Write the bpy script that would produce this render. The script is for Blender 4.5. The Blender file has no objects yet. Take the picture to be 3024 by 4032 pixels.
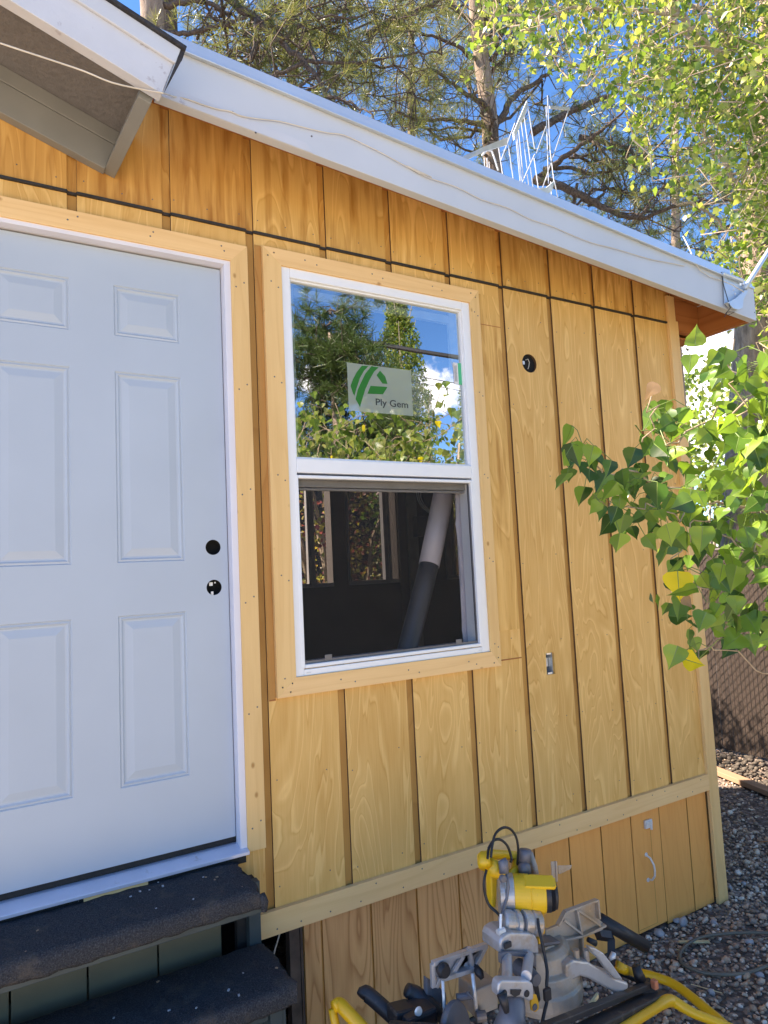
import bpy, math, random
import numpy as np
from mathutils import Vector, Matrix

random.seed(7)
rng = np.random.default_rng(7)
SC = bpy.context.scene
COL = SC.collection

# ------------------------------------------------------------------ camera
CAM = np.array([-0.83907, -2.32395, 0.89725])
YAW, PITCH, ROLL, FPX = math.radians(30.2136), math.radians(4.8314), math.radians(-2.7548), 2629.0
cy_, sy_, cp_, sp_ = math.cos(YAW), math.sin(YAW), math.cos(PITCH), math.sin(PITCH)
fw_ = np.array([sy_*cp_, cy_*cp_, sp_])
r_ = np.array([cy_, -sy_, 0.0])
u_ = np.cross(r_, fw_)
cr_, sr_ = math.cos(ROLL), math.sin(ROLL)
R_ = cr_*r_ + sr_*u_
U_ = -sr_*r_ + cr_*u_
cam_d = bpy.data.cameras.new("camera")
cam = bpy.data.objects.new("camera", cam_d)
COL.objects.link(cam)
cam.matrix_world = Matrix(((R_[0], U_[0], -fw_[0], CAM[0]), (R_[1], U_[1], -fw_[1], CAM[1]),
                           (R_[2], U_[2], -fw_[2], CAM[2]), (0, 0, 0, 1)))
cam_d.sensor_fit = 'VERTICAL'
cam_d.sensor_height = 36.0
cam_d.sensor_width = 27.0
cam_d.lens = FPX/4032*36.0
cam_d.clip_start = 0.05
cam_d.clip_end = 3000
SC.camera = cam

# ------------------------------------------------------------------ light, sky, exposure
SUN_AZ, SUN_EL = math.radians(-55), math.radians(46)      # azimuth from +y towards +x
SUN_DIR = Vector((math.sin(SUN_AZ)*math.cos(SUN_EL), math.cos(SUN_AZ)*math.cos(SUN_EL), math.sin(SUN_EL)))
SKY_STRENGTH = 0.12
w = bpy.data.worlds.new("World")
SC.world = w
w.use_nodes = True
nt = w.node_tree
nt.nodes.clear()
N = nt.nodes.new
L = nt.links.new
out = N('ShaderNodeOutputWorld')
bg = N('ShaderNodeBackground')
bg.inputs['Strength'].default_value = SKY_STRENGTH
sky = N('ShaderNodeTexSky')
sky.sky_type = 'NISHITA'
sky.sun_disc = False
sky.sun_elevation = SUN_EL
sky.sun_rotation = SUN_AZ
sky.air_density = 0.9
sky.dust_density = 0.1
sky.ozone_density = 5.0
sky.altitude = 2000
# clouds: cumulus heaps in the sky, driven by direction and noise
tc = N('ShaderNodeTexCoord')
nz = N('ShaderNodeTexNoise')
nz.inputs['Scale'].default_value = 9.0
nz.inputs['Detail'].default_value = 9.0
nz.inputs['Roughness'].default_value = 0.62
L(tc.outputs['Generated'], nz.inputs['Vector'])
nz2 = N('ShaderNodeTexNoise'); nz2.inputs['Scale'].default_value = 30.0; nz2.inputs['Detail'].default_value = 9.0; nz2.inputs['Roughness'].default_value = 0.6
L(tc.outputs['Generated'], nz2.inputs['Vector'])
def cloud(d, lo, hi, amp, nz=nz):
    d = Vector(d).normalized()
    dot = N('ShaderNodeVectorMath'); dot.operation = 'DOT_PRODUCT'
    nrm = N('ShaderNodeVectorMath'); nrm.operation = 'NORMALIZE'
    L(tc.outputs['Generated'], nrm.inputs[0])
    L(nrm.outputs[0], dot.inputs[0]); dot.inputs[1].default_value = d
    ac = N('ShaderNodeMath'); ac.operation = 'ARCCOSINE'; L(dot.outputs['Value'], ac.inputs[0])
    nn = N('ShaderNodeMath'); nn.operation = 'MULTIPLY_ADD'
    L(nz.outputs['Fac'], nn.inputs[0]); nn.inputs[1].default_value = -amp; L(ac.outputs[0], nn.inputs[2])
    mr = N('ShaderNodeMapRange'); mr.interpolation_type = 'SMOOTHSTEP'
    L(nn.outputs[0], mr.inputs['Value'])
    mr.inputs['From Min'].default_value = lo - amp*0.5
    mr.inputs['From Max'].default_value = hi - amp*0.5
    mr.inputs['To Min'].default_value = 1.0
    mr.inputs['To Max'].default_value = 0.0
    return mr
c1 = cloud((0.806, 0.545, 0.215), 0.06, 0.11, 0.16)      # low cloud beyond the corner of the house
c2 = cloud((0.556, -0.791, 0.250), 0.020, 0.044, 0.09, nz2)     # cumulus the window mirrors
c3 = cloud((0.394, -0.876, 0.278), 0.010, 0.028, 0.07, nz2)
mx = N('ShaderNodeMath'); mx.operation = 'MAXIMUM'
L(c1.outputs[0], mx.inputs[0]); L(c2.outputs[0], mx.inputs[1])
mx2 = N('ShaderNodeMath'); mx2.operation = 'MAXIMUM'
L(mx.outputs[0], mx2.inputs[0]); L(c3.outputs[0], mx2.inputs[1])
mix = N('ShaderNodeMix'); mix.data_type = 'RGBA'
L(mx2.outputs[0], mix.inputs['Factor'])
hsv = N('ShaderNodeHueSaturation'); hsv.inputs['Saturation'].default_value = 1.16
L(sky.outputs['Color'], hsv.inputs['Color']); L(hsv.outputs[0], mix.inputs['A'])
mix.inputs['B'].default_value = (8.5, 8.8, 9.4, 1)
L(mix.outputs['Result'], bg.inputs['Color'])
L(bg.outputs[0], out.inputs['Surface'])

sd = bpy.data.lights.new("sun", 'SUN')
sd.energy = 5.0
sd.angle = math.radians(0.5)
sd.color = (1.0, 0.94, 0.84)
sun = bpy.data.objects.new("sun", sd)
COL.objects.link(sun)
sun.rotation_euler = (-SUN_DIR).to_track_quat('-Z', 'Y').to_euler()
sun.location = (0, 0, 20)

SC.view_settings.view_transform = 'Standard'
SC.view_settings.look = 'None'
SC.view_settings.gamma = 1.0
SC.view_settings.use_white_balance = True          # camera white balance for open shade
SC.view_settings.white_balance_temperature = 7500
SC.view_settings.white_balance_tint = 17
SC.view_settings.exposure = 1.9
try:
    SC.cycles.max_bounces = 10
    SC.cycles.transparent_max_bounces = 24
except Exception:
    pass

# ------------------------------------------------------------------ helpers
def ray(u, v):
    return (u-1512)/FPX*R_ - (v-2016)/FPX*U_ + fw_
def Q(u, v, y=0.0):
    d = ray(u, v); t = (y-CAM[1])/d[1]; return CAM+t*d
def QZ(u, v, z):
    d = ray(u, v); t = (z-CAM[2])/d[2]; return CAM+t*d
def QD(u, v, dep):
    return CAM+ray(u, v)*dep

def smooth_path(pts, k=5):
    """smooth path through the points"""
    P_ = [np.array(p, float) for p in pts]; P_ = [2*P_[0]-P_[1]]+P_+[2*P_[-1]-P_[-2]]; o_ = []
    for i in range(1, len(P_)-2):
        a, b, c, d = P_[i-1:i+3]
        for q in range(k):
            t = q/k
            o_.append(.5*((2*b)+(c-a)*t+(2*a-5*b+4*c-d)*t*t+(3*b-a-3*c+d)*t**3))
    o_.append(P_[-2]); return o_
class MB:
    def __init__(s): s.v = []; s.f = []; s.m = []; s.starts = []
    def add(s, vs, fs, mat=0):
        b = len(s.v); s.starts.append((b, len(s.f)))
        s.v += [tuple(map(float, p)) for p in vs]
        for f in fs:
            s.f.append(tuple(b+i for i in f)); s.m.append(mat)
    def box(s, x0, x1, y0, y1, z0, z1, mat=0):
        vs = [(x, y, z) for x in (x0, x1) for y in (y0, y1) for z in (z0, z1)]
        s.add(vs, [(0,1,3,2), (4,6,7,5), (0,4,5,1), (2,3,7,6), (0,2,6,4), (1,5,7,3)], mat)
        return s
    def obox(s, c, ax, ay, az, mat=0):
        c = np.array(c, float); ax, ay, az = (np.array(a, float) for a in (ax, ay, az))
        vs = [c+i*ax+j*ay+k*az for i in (-1, 1) for j in (-1, 1) for k in (-1, 1)]
        s.add(vs, [(0,1,3,2), (4,6,7,5), (0,4,5,1), (2,3,7,6), (0,2,6,4), (1,5,7,3)], mat)
        return s
    def beam(s, p0, p1, wd, hd, up=(0, 0, 1), mat=0):
        p0 = np.array(p0, float); p1 = np.array(p1, float)
        d = p1-p0; ln = np.linalg.norm(d); d = d/ln
        side = np.cross(d, np.array(up, float)); side /= np.linalg.norm(side)
        u2 = np.cross(side, d)
        return s.obox((p0+p1)/2, d*ln/2, side*wd/2, u2*hd/2, mat)
    def prism(s, poly, y0, y1, mat=0):
        n = len(poly)
        vs = [(p[0], y0, p[1]) for p in poly]+[(p[0], y1, p[1]) for p in poly]
        fs = [tuple(range(n)), tuple(range(2*n-1, n-1, -1))]+[(i, i+n, (i+1) % n+n, (i+1) % n) for i in range(n)]
        s.add(vs, fs, mat); return s
    def prism3(s, pts, ext, mat=0):
        pts = [np.array(p, float) for p in pts]; n = len(pts); ext = np.array(ext, float)
        vs = pts+[p+ext for p in pts]
        fs = [tuple(range(n)), tuple(range(2*n-1, n-1, -1))]+[(i, i+n, (i+1) % n+n, (i+1) % n) for i in range(n)]
        s.add(vs, fs, mat); return s
    def tube(s, pts, rad, n=8, mat=0, cap=True):
        pts = [np.array(p, float) for p in pts]
        k = len(pts)
        if not hasattr(rad, '__len__'): rad = [rad]*k
        vs = []; ref = None
        for i in range(k):
            t = pts[min(i+1, k-1)]-pts[max(i-1, 0)]
            t = t/(np.linalg.norm(t)+1e-12)
            if ref is None:
                ref = np.array([0, 0, 1.0]) if abs(t[2]) < .9 else np.array([1.0, 0, 0])
            a = ref-t*np.dot(ref, t); a /= (np.linalg.norm(a)+1e-12); ref = a
            b = np.cross(t, a)
            for j in range(n):
                an = 2*math.pi*j/n
                vs.append(pts[i]+rad[i]*(math.cos(an)*a+math.sin(an)*b))
        fs = [(i*n+j, i*n+(j+1) % n, (i+1)*n+(j+1) % n, (i+1)*n+j) for i in range(k-1) for j in range(n)]
        if cap: fs += [tuple(range(n-1, -1, -1)), tuple((k-1)*n+j for j in range(n))]
        s.add(vs, fs, mat); return s
    def lathe(s, p0, axis, prof, n=24, mat=0):
        a = np.array(axis, float); a /= np.linalg.norm(a)
        pts = [np.array(p0, float)+a*h for h, r in prof]
        return s.tube2(pts, a, [r for h, r in prof], n, mat)
    def tube2(s, pts, a, rad, n, mat):
        ref = np.array([0, 0, 1.0]) if abs(a[2]) < .9 else np.array([1.0, 0, 0])
        e1 = ref-a*np.dot(ref, a); e1 /= np.linalg.norm(e1); e2 = np.cross(a, e1)
        vs = [p+r*(math.cos(2*math.pi*j/n)*e1+math.sin(2*math.pi*j/n)*e2) for p, r in zip(pts, rad) for j in range(n)]
        k = len(pts)
        fs = [(i*n+j, i*n+(j+1) % n, (i+1)*n+(j+1) % n, (i+1)*n+j) for i in range(k-1) for j in range(n)]
        fs += [tuple(range(n-1, -1, -1)), tuple((k-1)*n+j for j in range(n))]
        s.add(vs, fs, mat); return s
    def each(s, name, mats, parent=None, bevel=0.0):
        """every shape added becomes an object of its own"""
        out_ = []
        for i0, f0 in s.starts:
            nx = [q for q in s.starts if q[0] > i0]
            i1, f1 = (nx[0] if nx else (len(s.v), len(s.f)))
            k = MB(); k.v = s.v[i0:i1]; k.f = [tuple(i-i0 for i in f) for f in s.f[f0:f1]]; k.m = s.m[f0:f1]
            out_.append(k.build(name, mats, parent, bevel))
        return out_
    def build(s, name, mats, parent=None, bevel=0.0, smooth=False, seg=2):
        me = bpy.data.meshes.new(name)
        me.from_pydata(s.v, [], s.f)
        if not isinstance(mats, (list, tuple)): mats = [mats]
        for m in mats: me.materials.append(m)
        if len(mats) > 1: me.polygons.foreach_set('material_index', s.m)
        if smooth: me.polygons.foreach_set('use_smooth', [True]*len(me.polygons))
        me.validate(); me.update()
        return link(name, me, parent, bevel, seg)

def link(name, me, parent=None, bevel=0.0, seg=2):
    o = bpy.data.objects.new(name, me)
    COL.objects.link(o)
    if parent is not None: setp(o, parent)
    if bevel:
        b = o.modifiers.new('bevel', 'BEVEL'); b.width = bevel; b.segments = seg
        b.limit_method = 'ANGLE'; b.angle_limit = math.radians(35)
        b.harden_normals = False
    return o
WORLD = {}
def setp(o, p):
    o.parent = p
    o.matrix_parent_inverse = Matrix.Translation(-Vector(WORLD.get(p.name, (0, 0, 0))))
def empty(name, loc, label, cat, group=None):
    o = bpy.data.objects.new(name, None)
    o.empty_display_size = 0.1
    COL.objects.link(o); o.location = loc
    WORLD[o.name] = tuple(loc)
    return tag(o, label, cat, group)
def tag(o, label=None, cat=None, group=None, kind=None):
    if label: o['label'] = label
    if cat: o['category'] = cat
    if group: o['group'] = group
    if kind: o['kind'] = kind
    return o
def np_mesh(name, V, F, mats, matidx=None, smooth=False):
    """V (n,3), F (m,k) all faces with the same number of corners"""
    me = bpy.data.meshes.new(name)
    F = np.asarray(F, dtype=np.int32); V = np.asarray(V, dtype=np.float32)
    me.vertices.add(len(V)); me.vertices.foreach_set('co', V.ravel())
    m, k = F.shape
    me.loops.add(m*k); me.loops.foreach_set('vertex_index', F.ravel())
    me.polygons.add(m)
    me.polygons.foreach_set('loop_start', np.arange(m, dtype=np.int32)*k)
    me.polygons.foreach_set('loop_total', np.full(m, k, dtype=np.int32))
    if not isinstance(mats, (list, tuple)): mats = [mats]
    for x in mats: me.materials.append(x)
    if matidx is not None: me.polygons.foreach_set('material_index', np.asarray(matidx, dtype=np.int32))
    if smooth: me.polygons.foreach_set('use_smooth', np.ones(m, dtype=bool))
    me.update(calc_edges=True)
    return me

# ------------------------------------------------------------------ materials
def mat_new(name):
    m = bpy.data.materials.new(name); m.use_nodes = True
    n = m.node_tree.nodes; n.clear()
    o = n.new('ShaderNodeOutputMaterial'); b = n.new('ShaderNodeBsdfPrincipled')
    m.node_tree.links.new(b.outputs[0], o.inputs['Surface'])
    return m, n, m.node_tree.links.new, b, o
def ramp(n, stops, interp='LINEAR'):
    r = n.new('ShaderNodeValToRGB'); r.color_ramp.interpolation = interp
    e = r.color_ramp.elements
    while len(e) < len(stops): e.new(0.5)
    for i, (p, c) in enumerate(stops):
        e[i].position = p; e[i].color = (*c, 1) if len(c) == 3 else c
    return r
def plain(name, col, rough=0.5, var=0.12, scale=12, metal=0.0, bump=0.0, bscale=60, spec=0.5, dirt=None, dscale=4, dlo=.55, dhi=.75, coords='Object'):
    m, n, l, b, o = mat_new(name)
    t = n.new('ShaderNodeTexCoord')
    nz = n.new('ShaderNodeTexNoise'); nz.inputs['Scale'].default_value = scale; nz.inputs['Detail'].default_value = 6
    l(t.outputs[coords], nz.inputs['Vector'])
    c = np.array(col)
    r = ramp(n, [(0.3, tuple(c*(1-var))), (0.7, tuple(np.minimum(c*(1+var), 1)))])
    l(nz.outputs['Fac'], r.inputs['Fac'])
    last = r.outputs['Color']
    if dirt is not None:
        n2 = n.new('ShaderNodeTexNoise'); n2.inputs['Scale'].default_value = dscale; n2.inputs['Detail'].default_value = 8
        n2.inputs['Roughness'].default_value = .65
        l(t.outputs[coords], n2.inputs['Vector'])
        r2 = ramp(n, [(dlo, (0, 0, 0)), (dhi, (1, 1, 1))])
        l(n2.outputs['Fac'], r2.inputs['Fac'])
        mx = n.new('ShaderNodeMix'); mx.data_type = 'RGBA'
        l(r2.outputs['Color'], mx.inputs['Factor']); l(last, mx.inputs['A']); mx.inputs['B'].default_value = (*dirt, 1)
        last = mx.outputs['Result']
    l(last, b.inputs['Base Color'])
    b.inputs['Roughness'].default_value = rough
    b.inputs['Metallic'].default_value = metal
    b.inputs['Specular IOR Level'].default_value = spec
    if bump:
        n3 = n.new('ShaderNodeTexNoise'); n3.inputs['Scale'].default_value = bscale; n3.inputs['Detail'].default_value = 5
        l(t.outputs[coords], n3.inputs['Vector'])
        bp = n.new('ShaderNodeBump'); bp.inputs['Strength'].default_value = bump; bp.inputs['Distance'].default_value = 0.01
        l(n3.outputs['Fac'], bp.inputs['Height']); l(bp.outputs[0], b.inputs['Normal'])
    return m

def wood(name, light, dark, period=0.3048, off=0.0, rings=9.0, gx=6.5, gz=0.75, contrast=1.0, horizontal=False,
         knots=0.0, rough=0.62, stain=None, stain_amt=0.0, boardvar=0.10, warp=0.0, grain=None, detail=1.6, blotch=.55):
    """rotary cut plywood / sawn board: contour grain that stretches along z (or x)"""
    m, n, l, b, o = mat_new(name)
    t = n.new('ShaderNodeTexCoord')
    sep = n.new('ShaderNodeSeparateXYZ'); l(t.outputs['Object'], sep.inputs[0])
    ax, az = ('Z', 'X') if horizontal else ('X', 'Z')
    # board number -> random offset
    fl = n.new('ShaderNodeMath'); fl.operation = 'ADD'; l(sep.outputs[ax], fl.inputs[0]); fl.inputs[1].default_value = off
    dv = n.new('ShaderNodeMath'); dv.operation = 'DIVIDE'; l(fl.outputs[0], dv.inputs[0]); dv.inputs[1].default_value = period
    fr = n.new('ShaderNodeMath'); fr.operation = 'FLOOR'; l(dv.outputs[0], fr.inputs[0])
    wn = n.new('ShaderNodeTexWhiteNoise'); wn.noise_dimensions = '1D'; l(fr.outputs[0], wn.inputs['W'])
    cmb = n.new('ShaderNodeCombineXYZ')
    mx_ = n.new('ShaderNodeMath'); mx_.operation = 'MULTIPLY'; l(sep.outputs[ax], mx_.inputs[0]); mx_.inputs[1].default_value = gx
    mz_ = n.new('ShaderNodeMath'); mz_.operation = 'MULTIPLY'; l(sep.outputs[az], mz_.inputs[0]); mz_.inputs[1].default_value = gz
    of = n.new('ShaderNodeMath'); of.operation = 'MULTIPLY'; l(wn.outputs['Value'], of.inputs[0]); of.inputs[1].default_value = 37.0
    l(mx_.outputs[0], cmb.inputs['X']); l(of.outputs[0], cmb.inputs['Y']); l(mz_.outputs[0], cmb.inputs['Z'])
    nz = n.new('ShaderNodeTexNoise'); nz.inputs['Scale'].default_value = 1.0; nz.inputs['Detail'].default_value = detail
    nz.inputs['Roughness'].default_value = 0.45; nz.inputs['Distortion'].default_value = 0.25+warp
    l(cmb.outputs[0], nz.inputs['Vector'])
    mr = n.new('ShaderNodeMath'); mr.operation = 'MULTIPLY'; l(nz.outputs['Fac'], mr.inputs[0]); mr.inputs[1].default_value = rings*2
    frac = n.new('ShaderNodeMath'); frac.operation = 'FRACT'; l(mr.outputs[0], frac.inputs[0])
    rg = ramp(n, [(p_, (v_, v_, v_)) for p_, v_ in (grain or ((0.0, .15), (0.45, 0.0), (0.72, .35), (0.92, 1), (1.0, .15)))])
    l(frac.outputs[0], rg.inputs['Fac'])
    # fine fibres
    c2 = n.new('ShaderNodeCombineXYZ')
    f1 = n.new('ShaderNodeMath'); f1.operation = 'MULTIPLY'; l(sep.outputs[ax], f1.inputs[0]); f1.inputs[1].default_value = 260
    f2 = n.new('ShaderNodeMath'); f2.operation = 'MULTIPLY'; l(sep.outputs[az], f2.inputs[0]); f2.inputs[1].default_value = 7
    l(f1.outputs[0], c2.inputs['X']); l(of.outputs[0], c2.inputs['Y']); l(f2.outputs[0], c2.inputs['Z'])
    nf = n.new('ShaderNodeTexNoise'); nf.inputs['Scale'].default_value = 1.0; nf.inputs['Detail'].default_value = 3
    l(c2.outputs[0], nf.inputs['Vector'])
    # blotches
    c3 = n.new('ShaderNodeCombineXYZ')
    g1 = n.new('ShaderNodeMath'); g1.operation = 'MULTIPLY'; l(sep.outputs[ax], g1.inputs[0]); g1.inputs[1].default_value = 14
    g2 = n.new('ShaderNodeMath'); g2.operation = 'MULTIPLY'; l(sep.outputs[az], g2.inputs[0]); g2.inputs[1].default_value = 2.6
    l(g1.outputs[0], c3.inputs['X']); l(of.outputs[0], c3.inputs['Y']); l(g2.outputs[0], c3.inputs['Z'])
    nb = n.new('ShaderNodeTexNoise'); nb.inputs['Scale'].default_value = 1.0; nb.inputs['Detail'].default_value = 5
    l(c3.outputs[0], nb.inputs['Vector'])
    # factor = rings*0.55 + fibres*.35 + blotch*.3
    s1 = n.new('ShaderNodeMath'); s1.operation = 'MULTIPLY_ADD'; l(rg.outputs['Color'], s1.inputs[0]); s1.inputs[1].default_value = 0.55*contrast
    a1 = n.new('ShaderNodeMath'); a1.operation = 'MULTIPLY'; l(nf.outputs['Fac'], a1.inputs[0]); a1.inputs[1].default_value = 0.42
    l(a1.outputs[0], s1.inputs[2])
    s2 = n.new('ShaderNodeMath'); s2.operation = 'MULTIPLY_ADD'; l(nb.outputs['Fac'], s2.inputs[0]); s2.inputs[1].default_value = blotch; l(s1.outputs[0], s2.inputs[2])
    sb = n.new('ShaderNodeMath'); sb.operation = 'SUBTRACT'; l(s2.outputs[0], sb.inputs[0]); sb.inputs[1].default_value = 0.36+(blotch-.55)*.5; sb.use_clamp = True
    mc = n.new('ShaderNodeMix'); mc.data_type = 'RGBA'; l(sb.outputs[0], mc.inputs['Factor'])
    mc.inputs['A'].default_value = (*light, 1); mc.inputs['B'].default_value = (*dark, 1)
    last = mc.outputs['Result']
    if knots:
        vo = n.new('ShaderNodeTexVoronoi'); vo.inputs['Scale'].default_value = 1.0
        c4 = n.new('ShaderNodeCombineXYZ')
        k1 = n.new('ShaderNodeMath'); k1.operation = 'MULTIPLY'; l(sep.outputs[ax], k1.inputs[0]); k1.inputs[1].default_value = 11
        k2 = n.new('ShaderNodeMath'); k2.operation = 'MULTIPLY'; l(sep.outputs[az], k2.inputs[0]); k2.inputs[1].default_value = 7
        l(k1.outputs[0], c4.inputs['X']); l(of.outputs[0], c4.inputs['Y']); l(k2.outputs[0], c4.inputs['Z'])
        l(c4.outputs[0], vo.inputs['Vector'])
        rk = ramp(n, [(0.0, (1, 1, 1)), (0.05, (.8, .8, .8)), (0.10*knots, (0, 0, 0))])
        l(vo.outputs['Distance'], rk.inputs['Fac'])
        mk = n.new('ShaderNodeMix'); mk.data_type = 'RGBA'; l(rk.outputs['Color'], mk.inputs['Factor']); l(last, mk.inputs['A'])
        mk.inputs['B'].default_value = (dark[0]*.62, dark[1]*.5, dark[2]*.4, 1); last = mk.outputs['Result']
    if stain is not None:
        c5 = n.new('ShaderNodeCombineXYZ')
        h1 = n.new('ShaderNodeMath'); h1.operation = 'MULTIPLY'; l(sep.outputs[ax], h1.inputs[0]); h1.inputs[1].default_value = 30
        h2 = n.new('ShaderNodeMath'); h2.operation = 'MULTIPLY'; l(sep.outputs[az], h2.inputs[0]); h2.inputs[1].default_value = 3.0
        l(h1.outputs[0], c5.inputs['X']); l(of.outputs[0], c5.inputs['Y']); l(h2.outputs[0], c5.inputs['Z'])
        ns = n.new('ShaderNodeTexNoise'); ns.inputs['Scale'].default_value = 1; ns.inputs['Detail'].default_value = 6
        l(c5.outputs[0], ns.inputs['Vector'])
        rs = ramp(n, [(0.48-stain_amt*.2, (0, 0, 0)), (0.72, (1, 1, 1))]); l(ns.outputs['Fac'], rs.inputs['Fac'])
        ms = n.new('ShaderNodeMix'); ms.data_type = 'RGBA'; l(rs.outputs['Color'], ms.inputs['Factor']); l(last, ms.inputs['A'])
        ms.inputs['B'].default_value = (*stain, 1); last = ms.outputs['Result']
    hs = n.new('ShaderNodeHueSaturation'); l(last, hs.inputs['Color'])
    vv = n.new('ShaderNodeMapRange'); l(wn.outputs['Value'], vv.inputs['Value']); vv.inputs['To Min'].default_value = 1-boardvar; vv.inputs['To Max'].default_value = 1+boardvar*.6
    l(vv.outputs[0], hs.inputs['Value'])
    l(hs.outputs[0], b.inputs['Base Color'])
    b.inputs['Roughness'].default_value = rough; b.inputs['Specular IOR Level'].default_value = 0.3
    bp = n.new('ShaderNodeBump'); bp.inputs['Strength'].default_value = 0.25; bp.inputs['Distance'].default_value = 0.002
    l(s2.outputs[0], bp.inputs['Height']); l(bp.outputs[0], b.inputs['Normal'])
    return m

M = {}
PLY = ((0.0, .42), (.45, .34), (.66, .62), (.76, 1.0), (.84, .85), (.90, .0), (.96, .30), (1.0, .42))
M['siding'] = wood('siding_plywood', (0.61, 0.33, 0.088), (0.88, 0.57, 0.215), rings=5.6, gx=5.2, gz=.95, contrast=1.08, warp=1.0, blotch=.85, grain=PLY, detail=2.4, boardvar=.05)
M['siding_old'] = wood('weathered_siding', (0.55, 0.265, 0.06), (0.80, 0.46, 0.14), rings=5, gx=5.0, gz=.8, contrast=1.0, warp=.8, grain=PLY, stain=(.38, .155, .03), stain_amt=.1)
M['siding_upper'] = wood('upper_siding', (0.58, 0.315, 0.08), (0.86, 0.55, 0.20), rings=5, gx=5.0, gz=.9, contrast=1.1, warp=.8, grain=PLY, stain=(.44, .21, .045), stain_amt=.0)
M['groove'] = wood('groove_wood', (0.54, 0.29, 0.08), (0.42, 0.20, 0.05), rings=3, gx=3, gz=1.5)
M['groove_line'] = wood('painted_groove_shade', (0.10, 0.055, 0.03), (0.20, 0.11, 0.05), rings=3, gx=3, gz=2)  # dark tone paints the shade line on each groove's right cheek
M['skirt'] = wood('skirting_plywood', (0.82, 0.385, 0.11), (0.68, 0.28, 0.07), period=0.2075, off=-0.163, rings=6, contrast=.5)
M['skirt_raw'] = wood('raw_skirting_plywood', (0.68, 0.385, 0.165), (0.38, 0.17, 0.06), period=0.2075, off=-0.163, rings=9, contrast=1.3)
M['trim_v'] = wood('trim_board_wood', (0.80, 0.53, 0.235), (0.62, 0.36, 0.125), period=0.6, rings=4, contrast=.45, gx=9, gz=.5, knots=1.0, boardvar=.03)
M['trim_h'] = wood('band_board_wood', (0.86, 0.57, 0.27), (0.68, 0.39, 0.15), period=0.6, rings=4, contrast=.45, gx=9, gz=.5, knots=1.0, horizontal=True, boardvar=.03)
M['redwood'] = wood('redwood_rafter', (0.44, 0.17, 0.055), (0.27, 0.085, 0.022), rings=6, horizontal=True)
M['patch'] = wood('patch_strip_wood', (0.50, 0.26, 0.075), (0.36, 0.15, 0.035), period=.05, rings=6)
M['vinyl'] = plain('white_vinyl', (.80, .82, .84), rough=.32, var=.015)
M['jamb'] = plain('primed_white_jamb', (.70, .70, .76), rough=.55, var=.03, scale=5)
M['door'] = plain('grey_primed_steel', (.42, .485, .555), rough=.42, var=.03, scale=3, spec=.4)
M['alu_sill'] = plain('brushed_sill', (.62, .65, .78), rough=.3, metal=.35, var=.05, dirt=(.3, .27, .25), dscale=9, dlo=.6, dhi=.72)
M['gasket'] = plain('black_gasket', (.012, .012, .012), rough=.7)
M['void'] = plain('dark_cavity', (.006, .006, .006), rough=.9)  # near-black paints the darkness inside holes and cavities
M['nail'] = plain('nail_steel', (.16, .15, .15), rough=.5, metal=.5)
M['rake'] = plain('old_white_paint', (.54, .56, .60), rough=.5, var=.05, scale=6, dirt=(.40, .39, .42), dscale=16, dlo=.625, dhi=.67, bump=.15, bscale=25)
M['rake2'] = plain('white_fascia_paint', (.53, .56, .60), rough=.45, var=.03, scale=4)
M['soffit'] = plain('taupe_soffit_paint', (.165, .155, .15), rough=.6, var=.10, scale=30, bump=.5, bscale=70, dirt=(.12, .11, .11), dscale=14, dlo=.62, dhi=.75)
M['eavegrey'] = plain('grey_green_eave_paint', (.22, .22, .20), rough=.5, var=.06, scale=8)
M['metal_trim'] = plain('galvanised_drip_edge', (.60, .66, .72), rough=.35, metal=.5, var=.04, scale=5)
M['shingle'] = plain('asphalt_shingle', (.03, .03, .034), rough=.9, var=.4, scale=60, bump=.6, bscale=140)
M['flash'] = plain('black_flashing', (.028, .024, .022), rough=.6, var=.3, scale=40)
M['wire'] = plain('cream_cable', (.62, .57, .48), rough=.5)
M['black_cord'] = plain('black_rubber', (.014, .014, .016), rough=.5, bump=.2, bscale=150)
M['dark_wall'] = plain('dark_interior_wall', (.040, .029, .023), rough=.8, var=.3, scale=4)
M['int_white'] = plain('pale_bar_white', (.5, .5, .5), rough=.6)
M['plastic_sheet'] = plain('white_sheet_plastic', (.60, .57, .62), rough=.35, var=.05, bump=.2, bscale=14)
M['pipe_black'] = plain('black_wrap', (.07, .07, .075), rough=.35)
M['mast'] = plain('blue_grey_galvanised_steel', (.52, .60, .68), rough=.4, metal=.3, var=.06)
M['ant'] = plain('antenna_aluminium', (.55, .56, .58), rough=.35, metal=.4)
M['zinc'] = plain('zinc_hardware', (.72, .72, .72), rough=.3, metal=.25, var=.1, scale=80)

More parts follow.
